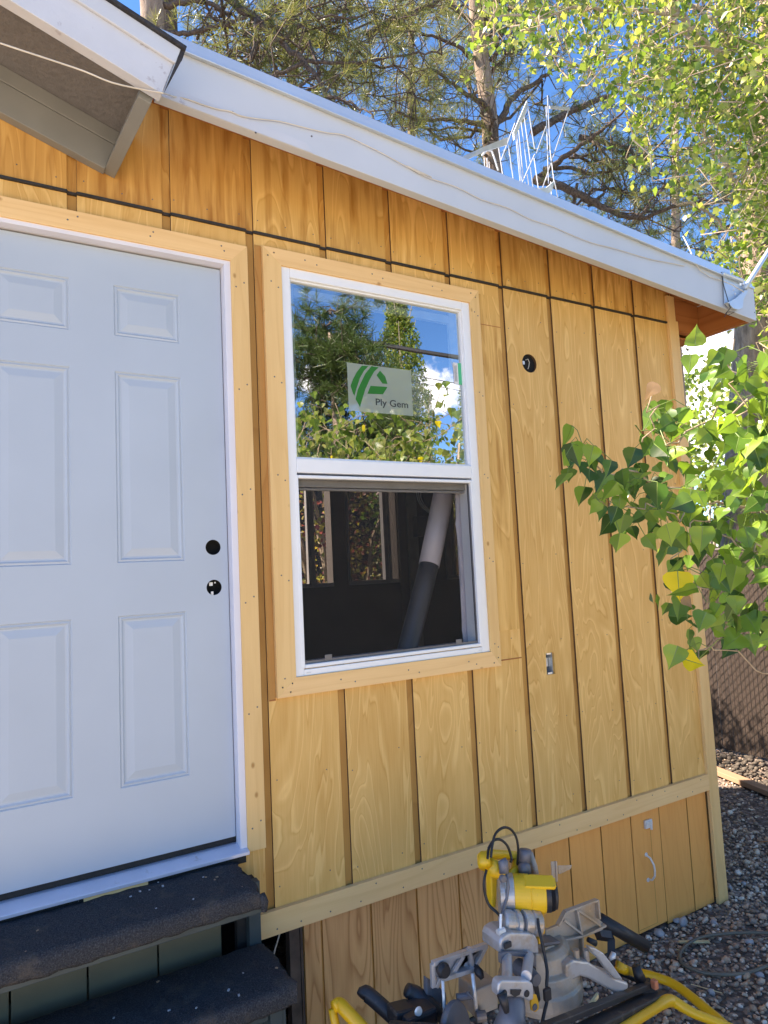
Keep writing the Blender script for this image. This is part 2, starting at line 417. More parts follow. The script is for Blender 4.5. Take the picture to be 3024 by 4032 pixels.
def carpet():
    m, n, l, b, o = mat_new('grey_outdoor_carpet')
    t = n.new('ShaderNodeTexCoord')
    a = n.new('ShaderNodeTexNoise'); a.inputs['Scale'].default_value = 260; a.inputs['Detail'].default_value = 4
    c = n.new('ShaderNodeTexNoise'); c.inputs['Scale'].default_value = 9; c.inputs['Detail'].default_value = 7; c.inputs['Roughness'].default_value = .7
    l(t.outputs['Object'], a.inputs['Vector']); l(t.outputs['Object'], c.inputs['Vector'])
    r = ramp(n, [(.35, (.030, .030, .033)), (.6, (.060, .061, .066)), (.8, (.12, .118, .12))]); l(a.outputs['Fac'], r.inputs['Fac'])
    r2 = ramp(n, [(.52, (0, 0, 0)), (.8, (1, 1, 1))]); l(c.outputs['Fac'], r2.inputs['Fac'])
    mx = n.new('ShaderNodeMix'); mx.data_type = 'RGBA'; l(r2.outputs['Color'], mx.inputs['Factor']); l(r.outputs['Color'], mx.inputs['A']); mx.inputs['B'].default_value = (.12, .095, .075, 1)
    l(mx.outputs['Result'], b.inputs['Base Color']); b.inputs['Roughness'].default_value = .95; b.inputs['Specular IOR Level'].default_value = .1
    bp = n.new('ShaderNodeBump'); bp.inputs['Strength'].default_value = .9; bp.inputs['Distance'].default_value = .004
    l(a.outputs['Fac'], bp.inputs['Height']); l(bp.outputs[0], b.inputs['Normal'])
    return m
M['carpet'] = carpet()
M['step_paint'] = plain('dark_teal_step_paint', (.035, .055, .062), rough=.5, var=.2, scale=9)
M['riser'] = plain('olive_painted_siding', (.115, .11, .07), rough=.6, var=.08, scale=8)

def bark(name, c1, c2, sx=14, sz=4, bump=1.0):
    m, n, l, b, o = mat_new(name)
    t = n.new('ShaderNodeTexCoord'); mp = n.new('ShaderNodeMapping'); mp.inputs['Scale'].default_value = (sx, sx, sz)
    l(t.outputs['Object'], mp.inputs['Vector'])
    v = n.new('ShaderNodeTexNoise'); v.inputs['Scale'].default_value = 1; v.inputs['Detail'].default_value = 8; v.inputs['Roughness'].default_value = .7
    l(mp.outputs[0], v.inputs['Vector'])
    r = ramp(n, [(.35, c2), (.65, c1)]); l(v.outputs['Fac'], r.inputs['Fac']); l(r.outputs['Color'], b.inputs['Base Color'])
    b.inputs['Roughness'].default_value = .9; b.inputs['Specular IOR Level'].default_value = .15
    bp = n.new('ShaderNodeBump'); bp.inputs['Strength'].default_value = bump; bp.inputs['Distance'].default_value = .03
    l(v.outputs['Fac'], bp.inputs['Height']); l(bp.outputs[0], b.inputs['Normal'])
    return m
M['pine_bark'] = bark('pine_bark', (.42, .32, .24), (.15, .11, .085))
M['pine_branch'] = bark('pine_branch_bark', (.20, .155, .125), (.06, .045, .038), sx=30, sz=30)
M['poplar_bark'] = bark('poplar_bark', (.50, .43, .34), (.26, .21, .155), sx=10, sz=5)
M['twig'] = bark('poplar_twig_bark', (.46, .37, .27), (.26, .19, .13), sx=30, sz=30, bump=.3)
def leafmat(name, cols, transl=0.45, rough=.45, spec=.4, tcol=None):
    m, n, l, b, o = mat_new(name)
    g = n.new('ShaderNodeNewGeometry')
    r = ramp(n, [(i/(len(cols)-1) if len(cols) > 1 else 0, c) for i, c in enumerate(cols)])
    l(g.outputs['Random Per Island'], r.inputs['Fac'])
    l(r.outputs['Color'], b.inputs['Base Color']); b.inputs['Roughness'].default_value = rough; b.inputs['Specular IOR Level'].default_value = spec
    tr = n.new('ShaderNodeBsdfTranslucent')
    hs = n.new('ShaderNodeHueSaturation'); hs.inputs['Value'].default_value = 1.7; hs.inputs['Saturation'].default_value = 1.05; hs.inputs['Hue'].default_value = .485
    l(r.outputs['Color'], hs.inputs['Color']); l(hs.outputs[0], tr.inputs['Color'])
    mx = n.new('ShaderNodeMixShader'); mx.inputs[0].default_value = transl
    l(b.outputs[0], mx.inputs[1]); l(tr.outputs[0], mx.inputs[2]); l(mx.outputs[0], o.inputs['Surface'])
    return m
M['leaf'] = leafmat('poplar_leaf', [(.020, .060, .010), (.035, .095, .014), (.07, .16, .022), (.17, .30, .04), (.04, .11, .018)], .42, rough=.34, spec=.55)
M['leaf_sunlit'] = leafmat('sunlit_young_leaf', [(.07, .16, .02), (.14, .26, .03), (.24, .36, .045), (.10, .20, .025)], .5, rough=.32, spec=.55)  # younger lighter green with sunlight put into the colour
M['leaf_far'] = leafmat('cottonwood_leaf', [(.05, .11, .018), (.12, .20, .03), (.20, .28, .045), (.30, .33, .07), (.07, .13, .025), (.36, .36, .13)], .5, rough=.35)
M['leaf_yellow'] = leafmat('yellowed_leaf', [(.70, .62, .02), (.72, .58, .03)], .5)
M['leaf_dry'] = leafmat('dry_brown_leaf', [(.22, .13, .06), (.28, .18, .09)], .25)
M['needle'] = leafmat('pine_needle', [(.07, .10, .02), (.12, .145, .03), (.17, .18, .045), (.20, .20, .06), (.09, .12, .03)], .35, rough=.4)
M['needle_dark'] = leafmat('green_pine_needle', [(.04, .075, .02), (.07, .12, .03), (.10, .15, .04), (.05, .09, .025)], .3, rough=.4)
M['hedge_leaf'] = leafmat('mixed_hedge_leaf', [(.16, .04, .06), (.30, .26, .04), (.22, .24, .05), (.12, .05, .06), (.30, .10, .06)], .4)
M['hedge_green'] = leafmat('green_shrub_leaf', [(.05, .12, .02), (.10, .18, .03), (.07, .14, .03)], .4)
M['petiole'] = plain('leaf_stalk', (.13, .20, .04), rough=.5)

# ================================================================== GROUND
S = 0.3048
GZ = -0.922
m, n, l, b, o = mat_new('gravel_ground')
t = n.new('ShaderNodeTexCoord')
vo = n.new('ShaderNodeTexVoronoi'); vo.inputs['Scale'].default_value = 42
l(t.outputs['Object'], vo.inputs['Vector'])
sp = n.new('ShaderNodeSeparateColor'); l(vo.outputs['Color'], sp.inputs[0])
r = ramp(n, [(0, (.09, .075, .068)), (.4, (.19, .145, .12)), (.7, (.28, .22, .18)), (1, (.45, .38, .33))])
l(sp.outputs[0], r.inputs['Fac'])
r2 = ramp(n, [(0, (1, 1, 1)), (.55, (.5, .5, .5)), (.9, (.12, .12, .12))]); l(vo.outputs['Distance'], r2.inputs['Fac'])
mm = n.new('ShaderNodeMix'); mm.data_type = 'RGBA'; mm.blend_type = 'MULTIPLY'; mm.inputs['Factor'].default_value = .8
l(r.outputs['Color'], mm.inputs['A']); l(r2.outputs['Color'], mm.inputs['B']); l(mm.outputs['Result'], b.inputs['Base Color'])
b.inputs['Roughness'].default_value = .85
bp = n.new('ShaderNodeBump'); bp.inputs['Strength'].default_value = 1; bp.inputs['Distance'].default_value = .01; bp.invert = True
l(vo.outputs['Distance'], bp.inputs['Height']); l(bp.outputs[0], b.inputs['Normal'])
M['ground'] = m
M['old_stud'] = plain('old_dark_stud', (.10, .075, .06), rough=.8, var=.3, scale=20)
g = MB(); g.add([(-400, -400, GZ), (400, -400, GZ), (400, 400, GZ), (-400, 400, GZ)], [(0, 1, 2, 3)])
tag(g.build('ground', M['ground']), kind='structure')

k = MB(); k.add([(-30, -40, GZ+.004), (30, -40, GZ+.004), (30, -1.35, GZ+.004), (-30, -1.35, GZ+.004)], [(0, 1, 2, 3)])  # pale sheet added out of view to bounce sunlight onto the shaded wall
tag(k.build('yard', plain('bounce_ground', (.48, .41, .31), rough=.9, var=.2, scale=3)), kind='structure')

# ================================================================== HOUSE
H = empty('house', (0.8, 0.0, GZ), 'small wooden house with bare yellow plywood siding and a white pitched roof edge', 'house')
SL = 0.0808                                 # slope of the addition's roof edge
XE = 2.751                                  # eave end
def zb(x): return 2.147+SL*(XE-x)           # bottom of the rake board
def wtop(x): return zb(x)+0.190
WL, WR, WT, WB = .0999, 1.0031, 2.0719, .518
DS, DL = -.1237, -1.0043
FZ = 2.190                                   # flashing joint
GW, GD = 0.031, 0.010                        # groove width, depth
# ---- siding as a grid with openings
op = [(.125, .978, .545, 2.045), (-1.03, -.098, -.0455, 2.056)]
HC, HR = (1.354, 1.8365), .045
BX = (1.333, 1.384, .378, .475)
def siding(z0, z1, top_fn, x0, x1, holes, yoff, rects, circ=None, box=None, bottom_fn=None):
    b_ = MB()
    xs = {x0, x1}; zs = {z0, z1}
    for k in range(-12, 12):
        for xx in (k*S, k*S-GW):
            if x0 < xx < x1: xs.add(xx)
    for a, b2, c, d in rects:
        for xx in (a, b2):
            if x0 < xx < x1: xs.add(xx)
        for zz in (c, d):
            if z0 < zz < z1: zs.add(zz)
    extra = []
    if circ:
        (cx, cz), rr = circ; q = rr+.012
        extra.append((cx-q, cx+q, cz-q, cz+q)); xs |= {cx-q, cx+q}; zs |= {cz-q, cz+q}
    if box:
        xs |= {box[0], box[1]}; zs |= {box[2], box[3]}
    xs = sorted(xs); zs = sorted(zs)
    def groove(x): 
        kk = math.floor(x/S)+1
        return x > kk*S-GW
    def dep(x): return yoff+(GD if groove(x) else 0)
    for i in range(len(xs)-1):
        xa, xb = xs[i], xs[i+1]; xm = (xa+xb)/2
        y = dep(xm)
        for j in range(len(zs)-1):
            za, zc = zs[j], zs[j+1]; zm = (za+zc)/2
            if any(a < xm < b2 and c < zm < d for a, b2, c, d in rects): continue
            if extra and extra[0][0] < xm < extra[0][1] and extra[0][2] < zm < extra[0][3]: continue
            if box and box[0] < xm < box[1] and box[2] < zm < box[3]: continue
            ta = top_fn(xa) if (top_fn and j == len(zs)-2) else zc
            tb = top_fn(xb) if (top_fn and j == len(zs)-2) else zc
            b_.add([(xa, y, za), (xb, y, za), (xb, y, tb), (xa, y, ta)], [(0, 1, 2, 3)], 1 if groove(xm) else 0)
            # groove cheeks
            if groove(xm):
                b_.add([(xb, y, za), (xb, yoff, za), (xb, yoff, tb), (xb, y, tb)], [(0, 1, 2, 3)], 2)
                if (abs(((xa+GW)/S) - round((xa+GW)/S)) < 1e-6):
                    b_.add([(xa, y, za), (xa, yoff, za), (xa, yoff, ta), (xa, y, ta)], [(0, 1, 2, 3)], 0)
    if circ:
        (cx, cz), rr = circ; q = rr+.012; nn = 32
        ring = [(cx+rr*math.cos(2*math.pi*k/nn), yoff, cz+rr*math.sin(2*math.pi*k/nn)) for k in range(nn)]
        sq = []
        for k in range(nn):
            a = 2*math.pi*k/nn; c, s_ = math.cos(a), math.sin(a); f = q/max(abs(c), abs(s_))
            sq.append((cx+f*c, yoff, cz+f*s_))
        b_.add(ring+sq, [(k, (k+1) % nn, nn+(k+1) % nn, nn+k) for k in range(nn)], 0)
        back = [(p[0], yoff+.013, p[2]) for p in ring]
        b_.add(ring+back, [(k, (k+1) % nn, nn+(k+1) % nn, nn+k) for k in range(nn)], 2)
    if box:
        a, b2, c, d = box; yb = yoff+.013
        b_.add([(a, yoff, c), (b2, yoff, c), (b2, yoff, d), (a, yoff, d), (a, yb, c), (b2, yb, c), (b2, yb, d), (a, yb, d)],
               [(0, 1, 5, 4), (1, 2, 6, 5), (2, 3, 7, 6), (3, 0, 4, 7)], 0)
    return b_
X0 = -2.6
XC = 2.4553                                   # right corner of the wall
mid = siding(-.30, FZ-.004, None, X0, XC-.01, None, 0.0, op+[(-3, -.122, -.4, -.13)], circ=(HC, HR), box=BX)
mid.build('siding', [M['siding'], M['groove'], M['groove_line']], H)
# upper strip of siding above the black flashing: older, more stained to the left
ul = siding(FZ, FZ+.02, wtop, X0, -.0, None, -.003, [])
tag(ul.build('upper_siding', [M['siding_old'], M['siding_old'], M['groove_line']], H), 'darker orange weathered siding above the door')
ur = siding(FZ, FZ+.02, wtop, 0.0, XC-.01, None, -.003, [])
ur.build('upper_siding', [M['siding_upper'], M['siding_old'], M['groove_line']], H)
# black flashing in the joint; it dips into every groove
f = MB(); xs = [X0]
pts = []
for k in range(-8, 9):
    a, c = k*S-GW, k*S
    if c > XC-.07: break
    pts += [(a, -.010), (a+.004, .000), (c-.004, .000), (c, -.010)]
pts = [(X0, -.010)]+[p for p in pts if p[0] > X0]+[(XC-.062, -.010)]
for i in range(len(pts)-1):
    (a, ya), (c, yc) = pts[i], pts[i+1]
    f.add([(a, ya, FZ-.007), (c, yc, FZ-.007), (c, yc, FZ+.002), (a, ya, FZ+.002), (a, .01, FZ-.007), (c, .01, FZ-.007), (c, .01, FZ+.002), (a, .01, FZ+.002)],
          [(0, 1, 2, 3), (0, 4, 5, 1), (3, 2, 6, 7)])
f.build('flashing_strip', M['flash'], H)
# other walls of the house (side, back) and inner lining
D = 2.0                                       # depth of the room
s = MB()
s.box(XC-.03, XC-.006, .012, D+.1, -.32, 2.20)
s.build('side_wall', M['siding'], H)
s = MB()
s.box(X0-.02, X0, .01, D, -.86, 2.6); s.build('side_wall', M['siding'], H)

# corner board, band board, skirting
c = MB(); c.box(XC-.058, XC+.0, -.019, .0, -.918, wtop(XC)-.02); c.box(XC, XC+.019, -.019, .07, -.918, 2.2)
c.build('corner_board', M['trim_v'], H, bevel=.0015)
bb = MB()
bb.box(-.118, XC-.0585, -.0195, .0, -.3415, -.2605)
for k in range(26):
    x = -.1+k*.102+random.uniform(-.02, .02)
    if x > XC-.08: break
    bb.lathe((x, -.0193, -.30+random.choice((-.022, .024))), (0, -1, 0), [(0, .0034), (.001, .003)], 7, 1)
bb.build('band_board', [M['trim_h'], M['nail']], H, bevel=.0012)
def skirt_piece(x0, x1, gs, mat, y=.010):
    k = MB(); xs = sorted({x0, x1}|{g_+d for g_ in gs for d in (-.004, .004) if x0 < g_+d < x1})
    for i in range(len(xs)-1):
        a, c_ = xs[i], xs[i+1]; mm_ = (a+c_)/2
        gr = any(abs(mm_-g_) < .004 for g_ in gs)
        yy = y+(.008 if gr else 0)
        k.add([(a, yy, -.915), (c_, yy, -.915), (c_, yy, -.32), (a, yy, -.32)], [(0, 1, 2, 3)], 1 if gr else 0)
        if gr:
            for e in (a, c_): k.add([(e, y, -.915), (e, yy, -.915), (e, yy, -.32), (e, y, -.32)], [(0, 1, 2, 3)], 1)
    k.add([(x0, y, -.915), (x1, y, -.915), (x1, y+.014, -.915), (x0, y+.014, -.915)], [(0, 1, 2, 3)], 1)
    k.add([(x0, y, -.915), (x0, y+.014, -.915), (x0, y+.014, -.32), (x0, y, -.32)], [(0, 1, 2, 3)], 1)
    return k.build('skirting_panel', [mat, M['groove']], H)
GS = [.176, .380, .584, .787, .99, 1.198, 1.406, 1.612, 1.818, 2.023, 2.241]
tag(skirt_piece(.108, 1.198, GS, M['skirt_raw']), 'skirting panel of raw greyer plywood with bold grain')
tag(skirt_piece(1.1985, 1.8175, GS, M['skirt']), 'orange stained skirting panel')
tag(skirt_piece(2.0235, XC-.058, GS, M['skirt']), 'orange stained skirting panel at the corner')
# crawl-space hatch
hm = MB(); hm.box(1.8195, 2.0215, .008, .022, -.900, -.3425)
hatch = tag(hm.build('hatch_door', M['skirt'], H, bevel=.0015), 'narrow crawl space hatch in the skirting')
hp = MB()
for a in ((1.822, 1.951, -.886, -.8835), (1.9485, 1.951, -.8835, -.45)): hp.box(a[0], a[1], .0068, .009, a[2], a[3])
hp.each('seam', M['groove'], hatch)
la = MB(); la.box(1.905, 1.955, -.004, .007, -.432, -.394); la.box(1.910, 1.949, -.010, -.004, -.416, -.400); la.box(1.935, 1.945, -.012, -.004, -.440, -.416)
la.build('latch', M['zinc'], hatch, bevel=.001)
hh = MB(); hh.tube([(1.905, .008, -0.557), (1.905, -.016, -0.564), (1.906, -.033, -0.589), (1.907, -.036, -0.616), (1.907, -.033, -0.642), (1.907, -.016, -0.666), (1.907, .008, -0.672)], .0048, 8)
for zz in (-.555, -.674): hh.lathe((1.906, .008, zz), (0, -1, 0), [(0, .010), (.003, .009)], 12)
hh.build('handle', M['zinc'], hatch, smooth=False)
# near-black sheets paint the darkness of the crawl space behind the skirting
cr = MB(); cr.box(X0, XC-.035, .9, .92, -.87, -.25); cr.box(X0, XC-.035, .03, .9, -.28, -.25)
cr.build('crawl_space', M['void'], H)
jo = MB(); jo.box(.06, .098, .03, .07, -.87, -.32); jo.box(.099, .112, .024, .05, -.87, -.32)
tag(jo.build('skirting_stud', M['old_stud'], H), 'old dark stud beside the open crawl space')
cb = MB(); cb.tube([Q(1105, 3660, .06), Q(1098, 3690, .055), Q(1085, 3730, .05), Q(1075, 3770, .04), Q(1072, 3810, .05)], .0028, 6)
cb.build('crawl_space_cable', M['wire'], H)
# lower siding behind the steps
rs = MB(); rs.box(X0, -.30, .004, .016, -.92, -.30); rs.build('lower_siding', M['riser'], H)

# wall holes: light box and outlet box
hb = MB(); cx, cz = HC
for k in range(1):
    hb.lathe((cx, .0135, cz), (0, 1, 0), [(0, HR*1.02), (.06, HR*1.02)], 24)
lh = hb.build('light_box', M['void'], H)
wi = MB(); wi.tube([(cx-.012, .012, cz+.018), (cx-.004, .004, cz+.022), (cx+.006, .006, cz+.008), (cx+.004, .010, cz-.012), (cx-.006, .006, cz-.026)], .0016, 6)
wi.build('electrical_wire', M['wire'], lh)
wi = MB(); wi.box(cx-.036, cx-.024, .006, .013, cz-.006, cz+.010); wi.build('clamp', M['zinc'], lh)
ob = MB(); a, b2, c_, d_ = BX
ob.box(a+.002, a+.004, .012, .055, c_, d_); ob.box(b2-.003, b2-.001, .012, .055, c_, d_); ob.box(a, b2, .012, .055, c_-.003, c_); ob.box(a, b2, .012, .055, d_, d_+.003); ob.box(a, b2, .055, .058, c_, d_, 1)
obx = ob.build('outlet_box', [M['metal_trim'], M['void']], H)
ot = MB(); ot.box(a+.012, b2-.012, .006, .0115, d_-.008, d_+.002); ot.box(a+.012, b2-.012, .006, .0115, c_-.002, c_+.008)
ot.box(a+.008, b2-.006, .038, .050, c_+.03, c_+.07); ot.each('mounting_ear', M['zinc'], obx)

# seams and patch strips in the siding round the window
ps = MB()
ps.box(.0015, .0265, -.0035, -.0005, .45, 2.14); ps.build('patch_strip', M['patch'], H)
ps = MB(); ps.box(1.056, 4*S-GW-.003, -.0030, -.0005, .6, 2.13); tag(ps.build('patch_strip', M['siding_upper'], H), 'slightly redder siding strip beside the window')
ps = MB(); ps.box(1.056, 4*S-GW-.002, -.0022, -.0005, .470, .475); ps.box(1.056, 4*S-GW-.002, -.0045, -.0032, 1.985, 1.988); ps.box(.0015, .027, -.0022, -.0006, .444, .449)
ps.each('seam', M['redwood'], H)

# ---- nails scattered on the siding
nl = MB()
for k in range(-1, 8):
    for xx in (k*S+.018, k*S+.22):
        for q in range(7):
            zz = -.2+q*.37+random.uniform(-.03, .03)
            if any(a-.08 < xx < b2+.08 and c-.08 < zz < d+.08 for a, b2, c, d in op) or xx > XC-.07: continue
            nl.lathe((xx+random.uniform(-.006, .006), .0, zz), (0, -1, 0), [(0, .0026), (.0012, .0022)], 7)
for k in range(-3, 8):
    for dx in (.02, .13, .24):
        xx = k*S+dx+random.uniform(-.02, .02)
        if xx > XC-.07: continue
        nl.lathe((xx, -.003, FZ+.03+random.uniform(0, .03)), (0, -1, 0), [(0, .0024), (.0012, .0022)], 7)
o_ = nl.build('siding_nails', M['nail'], H); o_['kind'] = 'stuff'

# ------------------------------------------------------------------ door
def casing(name, boards, mats, parent, nails, y0=-.019, y1=-.0005):
    for poly, mt in boards:
        k = MB(); k.prism(poly, y0, y1, 0)
        xs_ = [p[0] for p in poly]; zs_ = [p[1] for p in poly]
        for (nx, nz) in nails:
            if min(xs_)+.004 < nx < max(xs_)-.004 and min(zs_)+.004 < nz < max(zs_)-.004:
                k.lathe((nx, y0+.0003, nz), (0, -1, 0), [(0, .0034), (.0010, .0030)], 7, 1)
        k.build(name, [mt, M['nail']], parent, bevel=.0012)
dr = MB()
PC = [(-.8530, -.6328), (-.4951, -.2748)]
PZ = [(1.7301, 1.9081), (.9574, 1.606), (.2337, .7832)]
DY = .031
offs = [0, .004, .010, .016, .021, .046]
deps = [0, .0045, .002, .0065, .0070, .0012]
DT, DB = 2.0309, 0.0
HX = -.1756; HOLES = [(HX, 1.0011), (HX, .8596)]; RH = .027
xs = sorted({DL, DS, HX-.04, HX+.04, *[v for p in PC for v in p]})
zs = sorted({DB, DT, 1.0011-.04, 1.0011+.04, .8596-.04, .8596+.04, *[v for p in PZ for v in p]})
for i in range(len(xs)-1):
    for j in range(len(zs)-1):
        xm, zm = (xs[i]+xs[i+1])/2, (zs[j]+zs[j+1])/2
        if any(a < xm < b2 for a, b2 in PC) and any(a < zm < b2 for a, b2 in PZ): continue
        if abs(xm-HX) < .039 and any(abs(zm-h[1]) < .039 for h in HOLES): continue
        dr.add([(xs[i], DY, zs[j]), (xs[i+1], DY, zs[j]), (xs[i+1], DY, zs[j+1]), (xs[i], DY, zs[j+1])], [(0, 1, 2, 3)])
for hx, hz in HOLES:
    nn = 32; q = .04
    ring = [(hx+RH*math.cos(2*math.pi*k/nn), DY, hz+RH*math.sin(2*math.pi*k/nn)) for k in range(nn)]
    sq = []
    for k in range(nn):
        a = 2*math.pi*k/nn; c, s_ = math.cos(a), math.sin(a); ff = q/max(abs(c), abs(s_)); sq.append((hx+ff*c, DY, hz+ff*s_))
    dr.add(ring+sq, [(k, (k+1) % nn, nn+(k+1) % nn, nn+k) for k in range(nn)])
    dr.add(ring+[(p[0], DY+.0015, p[2]) for p in ring], [(k, (k+1) % nn, nn+(k+1) % nn, nn+k) for k in range(nn)])
dr.add([(DS, DY, DB), (DS, DY+.044, DB), (DS, DY+.044, DT), (DS, DY, DT)], [(0, 1, 2, 3)])
dr.add([(DL, DY, DB), (DS, DY, DB), (DS, DY+.044, DB), (DL, DY+.044, DB)], [(0, 1, 2, 3)])
door = dr.build('door', M['door'], H)
tag(door, 'grey primed six panel door without lock hardware')
for (xa, xb) in PC:
    for (za, zc) in PZ:
        pm = MB(); rows = []
        for of_, dp in zip(offs, deps):
            rows.append([(xa+of_, DY+dp, za+of_), (xb-of_, DY+dp, za+of_), (xb-of_, DY+dp, zc-of_), (xa+of_, DY+dp, zc-of_)])
        vs = [p for r_w in rows for p in r_w]
        fs = [(4*i+j, 4*i+(j+1) % 4, 4*i+4+(j+1) % 4, 4*i+4+j) for i in range(len(rows)-1) for j in range(4)]
        k = 4*(len(rows)-1); fs.append((k, k+1, k+2, k+3))
        pm.add(vs, fs); pm.build('door_panel', M['door'], door)
for hx, hz in HOLES:
    k = MB(); k.lathe((hx, DY+.0016, hz), (0, 1, 0), [(0, RH), (.036, RH), (.0365, RH*.9)], 32)
    k.add([(hx-.04, DY+.04, hz-.04), (hx+.04, DY+.04, hz-.04), (hx+.04, DY+.04, hz+.04), (hx-.04, DY+.04, hz+.04)], [(0, 1, 2, 3)])
    # open the front cap
    k.f.pop(next(i for i, ff in enumerate(k.f) if len(ff) == 32))
    k.m.pop()
    k.build('lock_hole', M['void'], door)
k = MB()
hx, hz = HOLES[1]
k.box(hx-.014, hx-.002, DY+.010, DY+.016, hz+.006, hz+.018); k.box(hx+.004, hx+.009, DY+.010, DY+.014, hz+.014, hz+.019); k.box(hx-.010, hx-.002, DY+.004, DY+.010, hz-.026, hz-.014)
k.build('latch_screw', M['zinc'], door)
jm = MB()
jm.box(-.1205, -.0945, -.012, .12, -.0455, 2.0365); jm.box(DL-.03, -.0945, -.012, .12, 2.0365, 2.0545); jm.box(DL-.03, DL-.003, -.012, .12, -.0455, 2.0365)
jm.build('door_frame', M['jamb'], H, bevel=.0015)
gk = MB()
gk.box(DS+.0004, -.1206, DY+.010, DY+.03, 0, 2.0364); gk.box(DL, DS, DY+.010, DY+.03, DT+.0003, 2.0364); gk.box(DL, -.1207, DY+.004, DY+.03, -.020, -.0004)
gk.build('weatherstrip', M['gasket'], H)
sl = MB(); sl.prism3([(DL-.06, -.034, -.047), (DL-.06, -.034, -.036), (DL-.06, .02, -.0215), (DL-.06, .12, -.0205), (DL-.06, .12, -.047)], (-.0960-(DL-.06), 0, 0))
sl.build('door_sill', M['alu_sill'], H, bevel=.0015)
sw = MB(); sw.box(Q(330, 3530, -.026)[0], Q(583, 3475, -.026)[0], -.026, .02, -.062, -.0472); sw.build('sill_board', M['trim_h'], H)
sw = MB(); sw.box(DL-.06, -.104, -.018, .02, -.075, -.0474); sw.build('sill_gap', M['gasket'], H)
CI, CO, CT0, CT1, CBZ = -.0973, -.0324, 2.0513, 2.1177, -.0445
L0, L1 = DL-.027, DL-.092
nz_ = []
for q in range(6):
    zz = .03+q*.385; nz_ += [(CI+.018, zz), (CO-.016, zz+.02)]
for q in range(4): nz_ += [(-.9+q*.26, 2.083), (-.85+q*.24, 2.10)]
casing('door_casing', [([(CI, CBZ), (CO, CBZ), (CO, CT1), (CI, CT0)], M['trim_v']),
                       ([(L0, CT0), (CI, CT0), (CO, CT1), (L1, CT1)], M['trim_h']),
                       ([(L1, CBZ), (L0, CBZ), (L0, CT0), (L1, CT1)], M['trim_v'])], None, H, nz_)

# ------------------------------------------------------------------ window
wf = MB(); YF = -.012; YB = .085
UGL, UGR, UGT, UGB = .1376, .9612, 2.0329, 1.3276
LSL, LSR, LST, LSB = .1417, .9519, 1.251, .5591
wf.box(WL, UGL, YF, YB, WB, WT); wf.box(UGR, WR, YF, YB, WB, WT)
wf.box(UGL, UGR, YF, YB, UGT, WT); wf.box(UGL, UGR, YF, YB, UGB-.055, UGB)
wf.box(UGL, UGR, YF, YB, WB, WB+.024)
win = wf.build('window', M['vinyl'], H, bevel=.003)
tag(win, 'white vinyl single hung window with a logo sheet on its upper pane')
sf = MB()                                      # inner step of the lower frame
sf.box(UGL-.012, LSL, YF-.0012, YB-.01, LSB-.014, LST+.013); sf.box(LSR, UGR+.010, YF-.0012, YB-.01, LSB-.014, LST+.013)
sf.box(LSL, LSR, YF-.0012, YB-.01, LST, LST+.013); sf.box(LSL, LSR, YF-.0012, YB-.01, LSB-.014, LSB)
sf.build('screen_channel', M['vinyl'], win, bevel=.003)
wh = MB()
for xx in (WL+.045, WR-.062): wh.box(xx, xx+.018, YF-.0016, YF-.0003, WB+.010, WB+.0135)
wh.each('weep_slot', M['metal_trim'], win)
M['sash_grey'] = plain('shaded_grey_sash', (.30, .29, .28), rough=.5)  # grey puts the shade into the white sash's colour
# glazing bead + glass
gb = MB(); t_ = .007
gb.box(UGL, UGL+t_, .0, .03, UGB, UGT); gb.box(UGR-t_, UGR, .0, .03, UGB, UGT); gb.box(UGL+t_, UGR-t_, .0, .03, UGT-t_, UGT); gb.box(UGL+t_, UGR-t_, .0, .03, UGB, UGB+t_)
gb.build('glazing_bead', M['vinyl'], win, bevel=.001)
m, n, l, b, o = mat_new('coated_glass')
n.remove(b)
gl = n.new('ShaderNodeBsdfGlossy'); gl.inputs['Roughness'].default_value = 0.0; gl.inputs['Color'].default_value = (.93, .97, 1, 1)
tr = n.new('ShaderNodeBsdfTransparent'); tr.inputs['Color'].default_value = (.66, .72, .68, 1)
mx = n.new('ShaderNodeMixShader'); mx.inputs[0].default_value = .44
l(tr.outputs[0], mx.inputs[1]); l(gl.outputs[0], mx.inputs[2]); l(mx.outputs[0], o.inputs['Surface'])
M['glass'] = m
k = MB(); k.add([(UGL, .012, UGB), (UGR, .012, UGB), (UGR, .012, UGT), (UGL, .012, UGT)], [(0, 1, 2, 3)])
k.build('upper_pane', M['glass'], win)
st = MB()                                       # bars added behind the pane to imitate the frame's reflection
st.box(UGL, UGL+.03, .03, .05, UGB, UGT); st.box(UGR-.045, UGR, .03, .05, UGB, UGT); st.box(UGL+.03, UGR-.045, .03, .05, UGT-.055, UGT-.018)
st.build('frame_reflection_bars', M['int_white'], win, bevel=.002)
# insect screen
m, n, l, b, o = mat_new('insect_screen')
b.inputs['Base Color'].default_value = (.035, .032, .030, 1); b.inputs['Roughness'].default_value = .8
tr = n.new('ShaderNodeBsdfTransparent'); mx = n.new('ShaderNodeMixShader')
t = n.new('ShaderNodeTexCoord'); wv = n.new('ShaderNodeTexNoise'); wv.inputs['Scale'].default_value = 900
l(t.outputs['Object'], wv.inputs['Vector'])
mr = n.new('ShaderNodeMapRange'); l(wv.outputs['Fac'], mr.inputs['Value']); mr.inputs['To Min'].default_value = .26; mr.inputs['To Max'].default_value = .36
l(mr.outputs[0], mx.inputs[0]); l(tr.outputs[0], mx.inputs[1]); l(b.outputs[0], mx.inputs[2]); l(mx.outputs[0], o.inputs['Surface'])
M['screen'] = m
m, n, l, b, o = mat_new('dark_glass')  # mostly opaque dark pane for two far windows
b.inputs['Base Color'].default_value = (.05, .06, .05, 1)
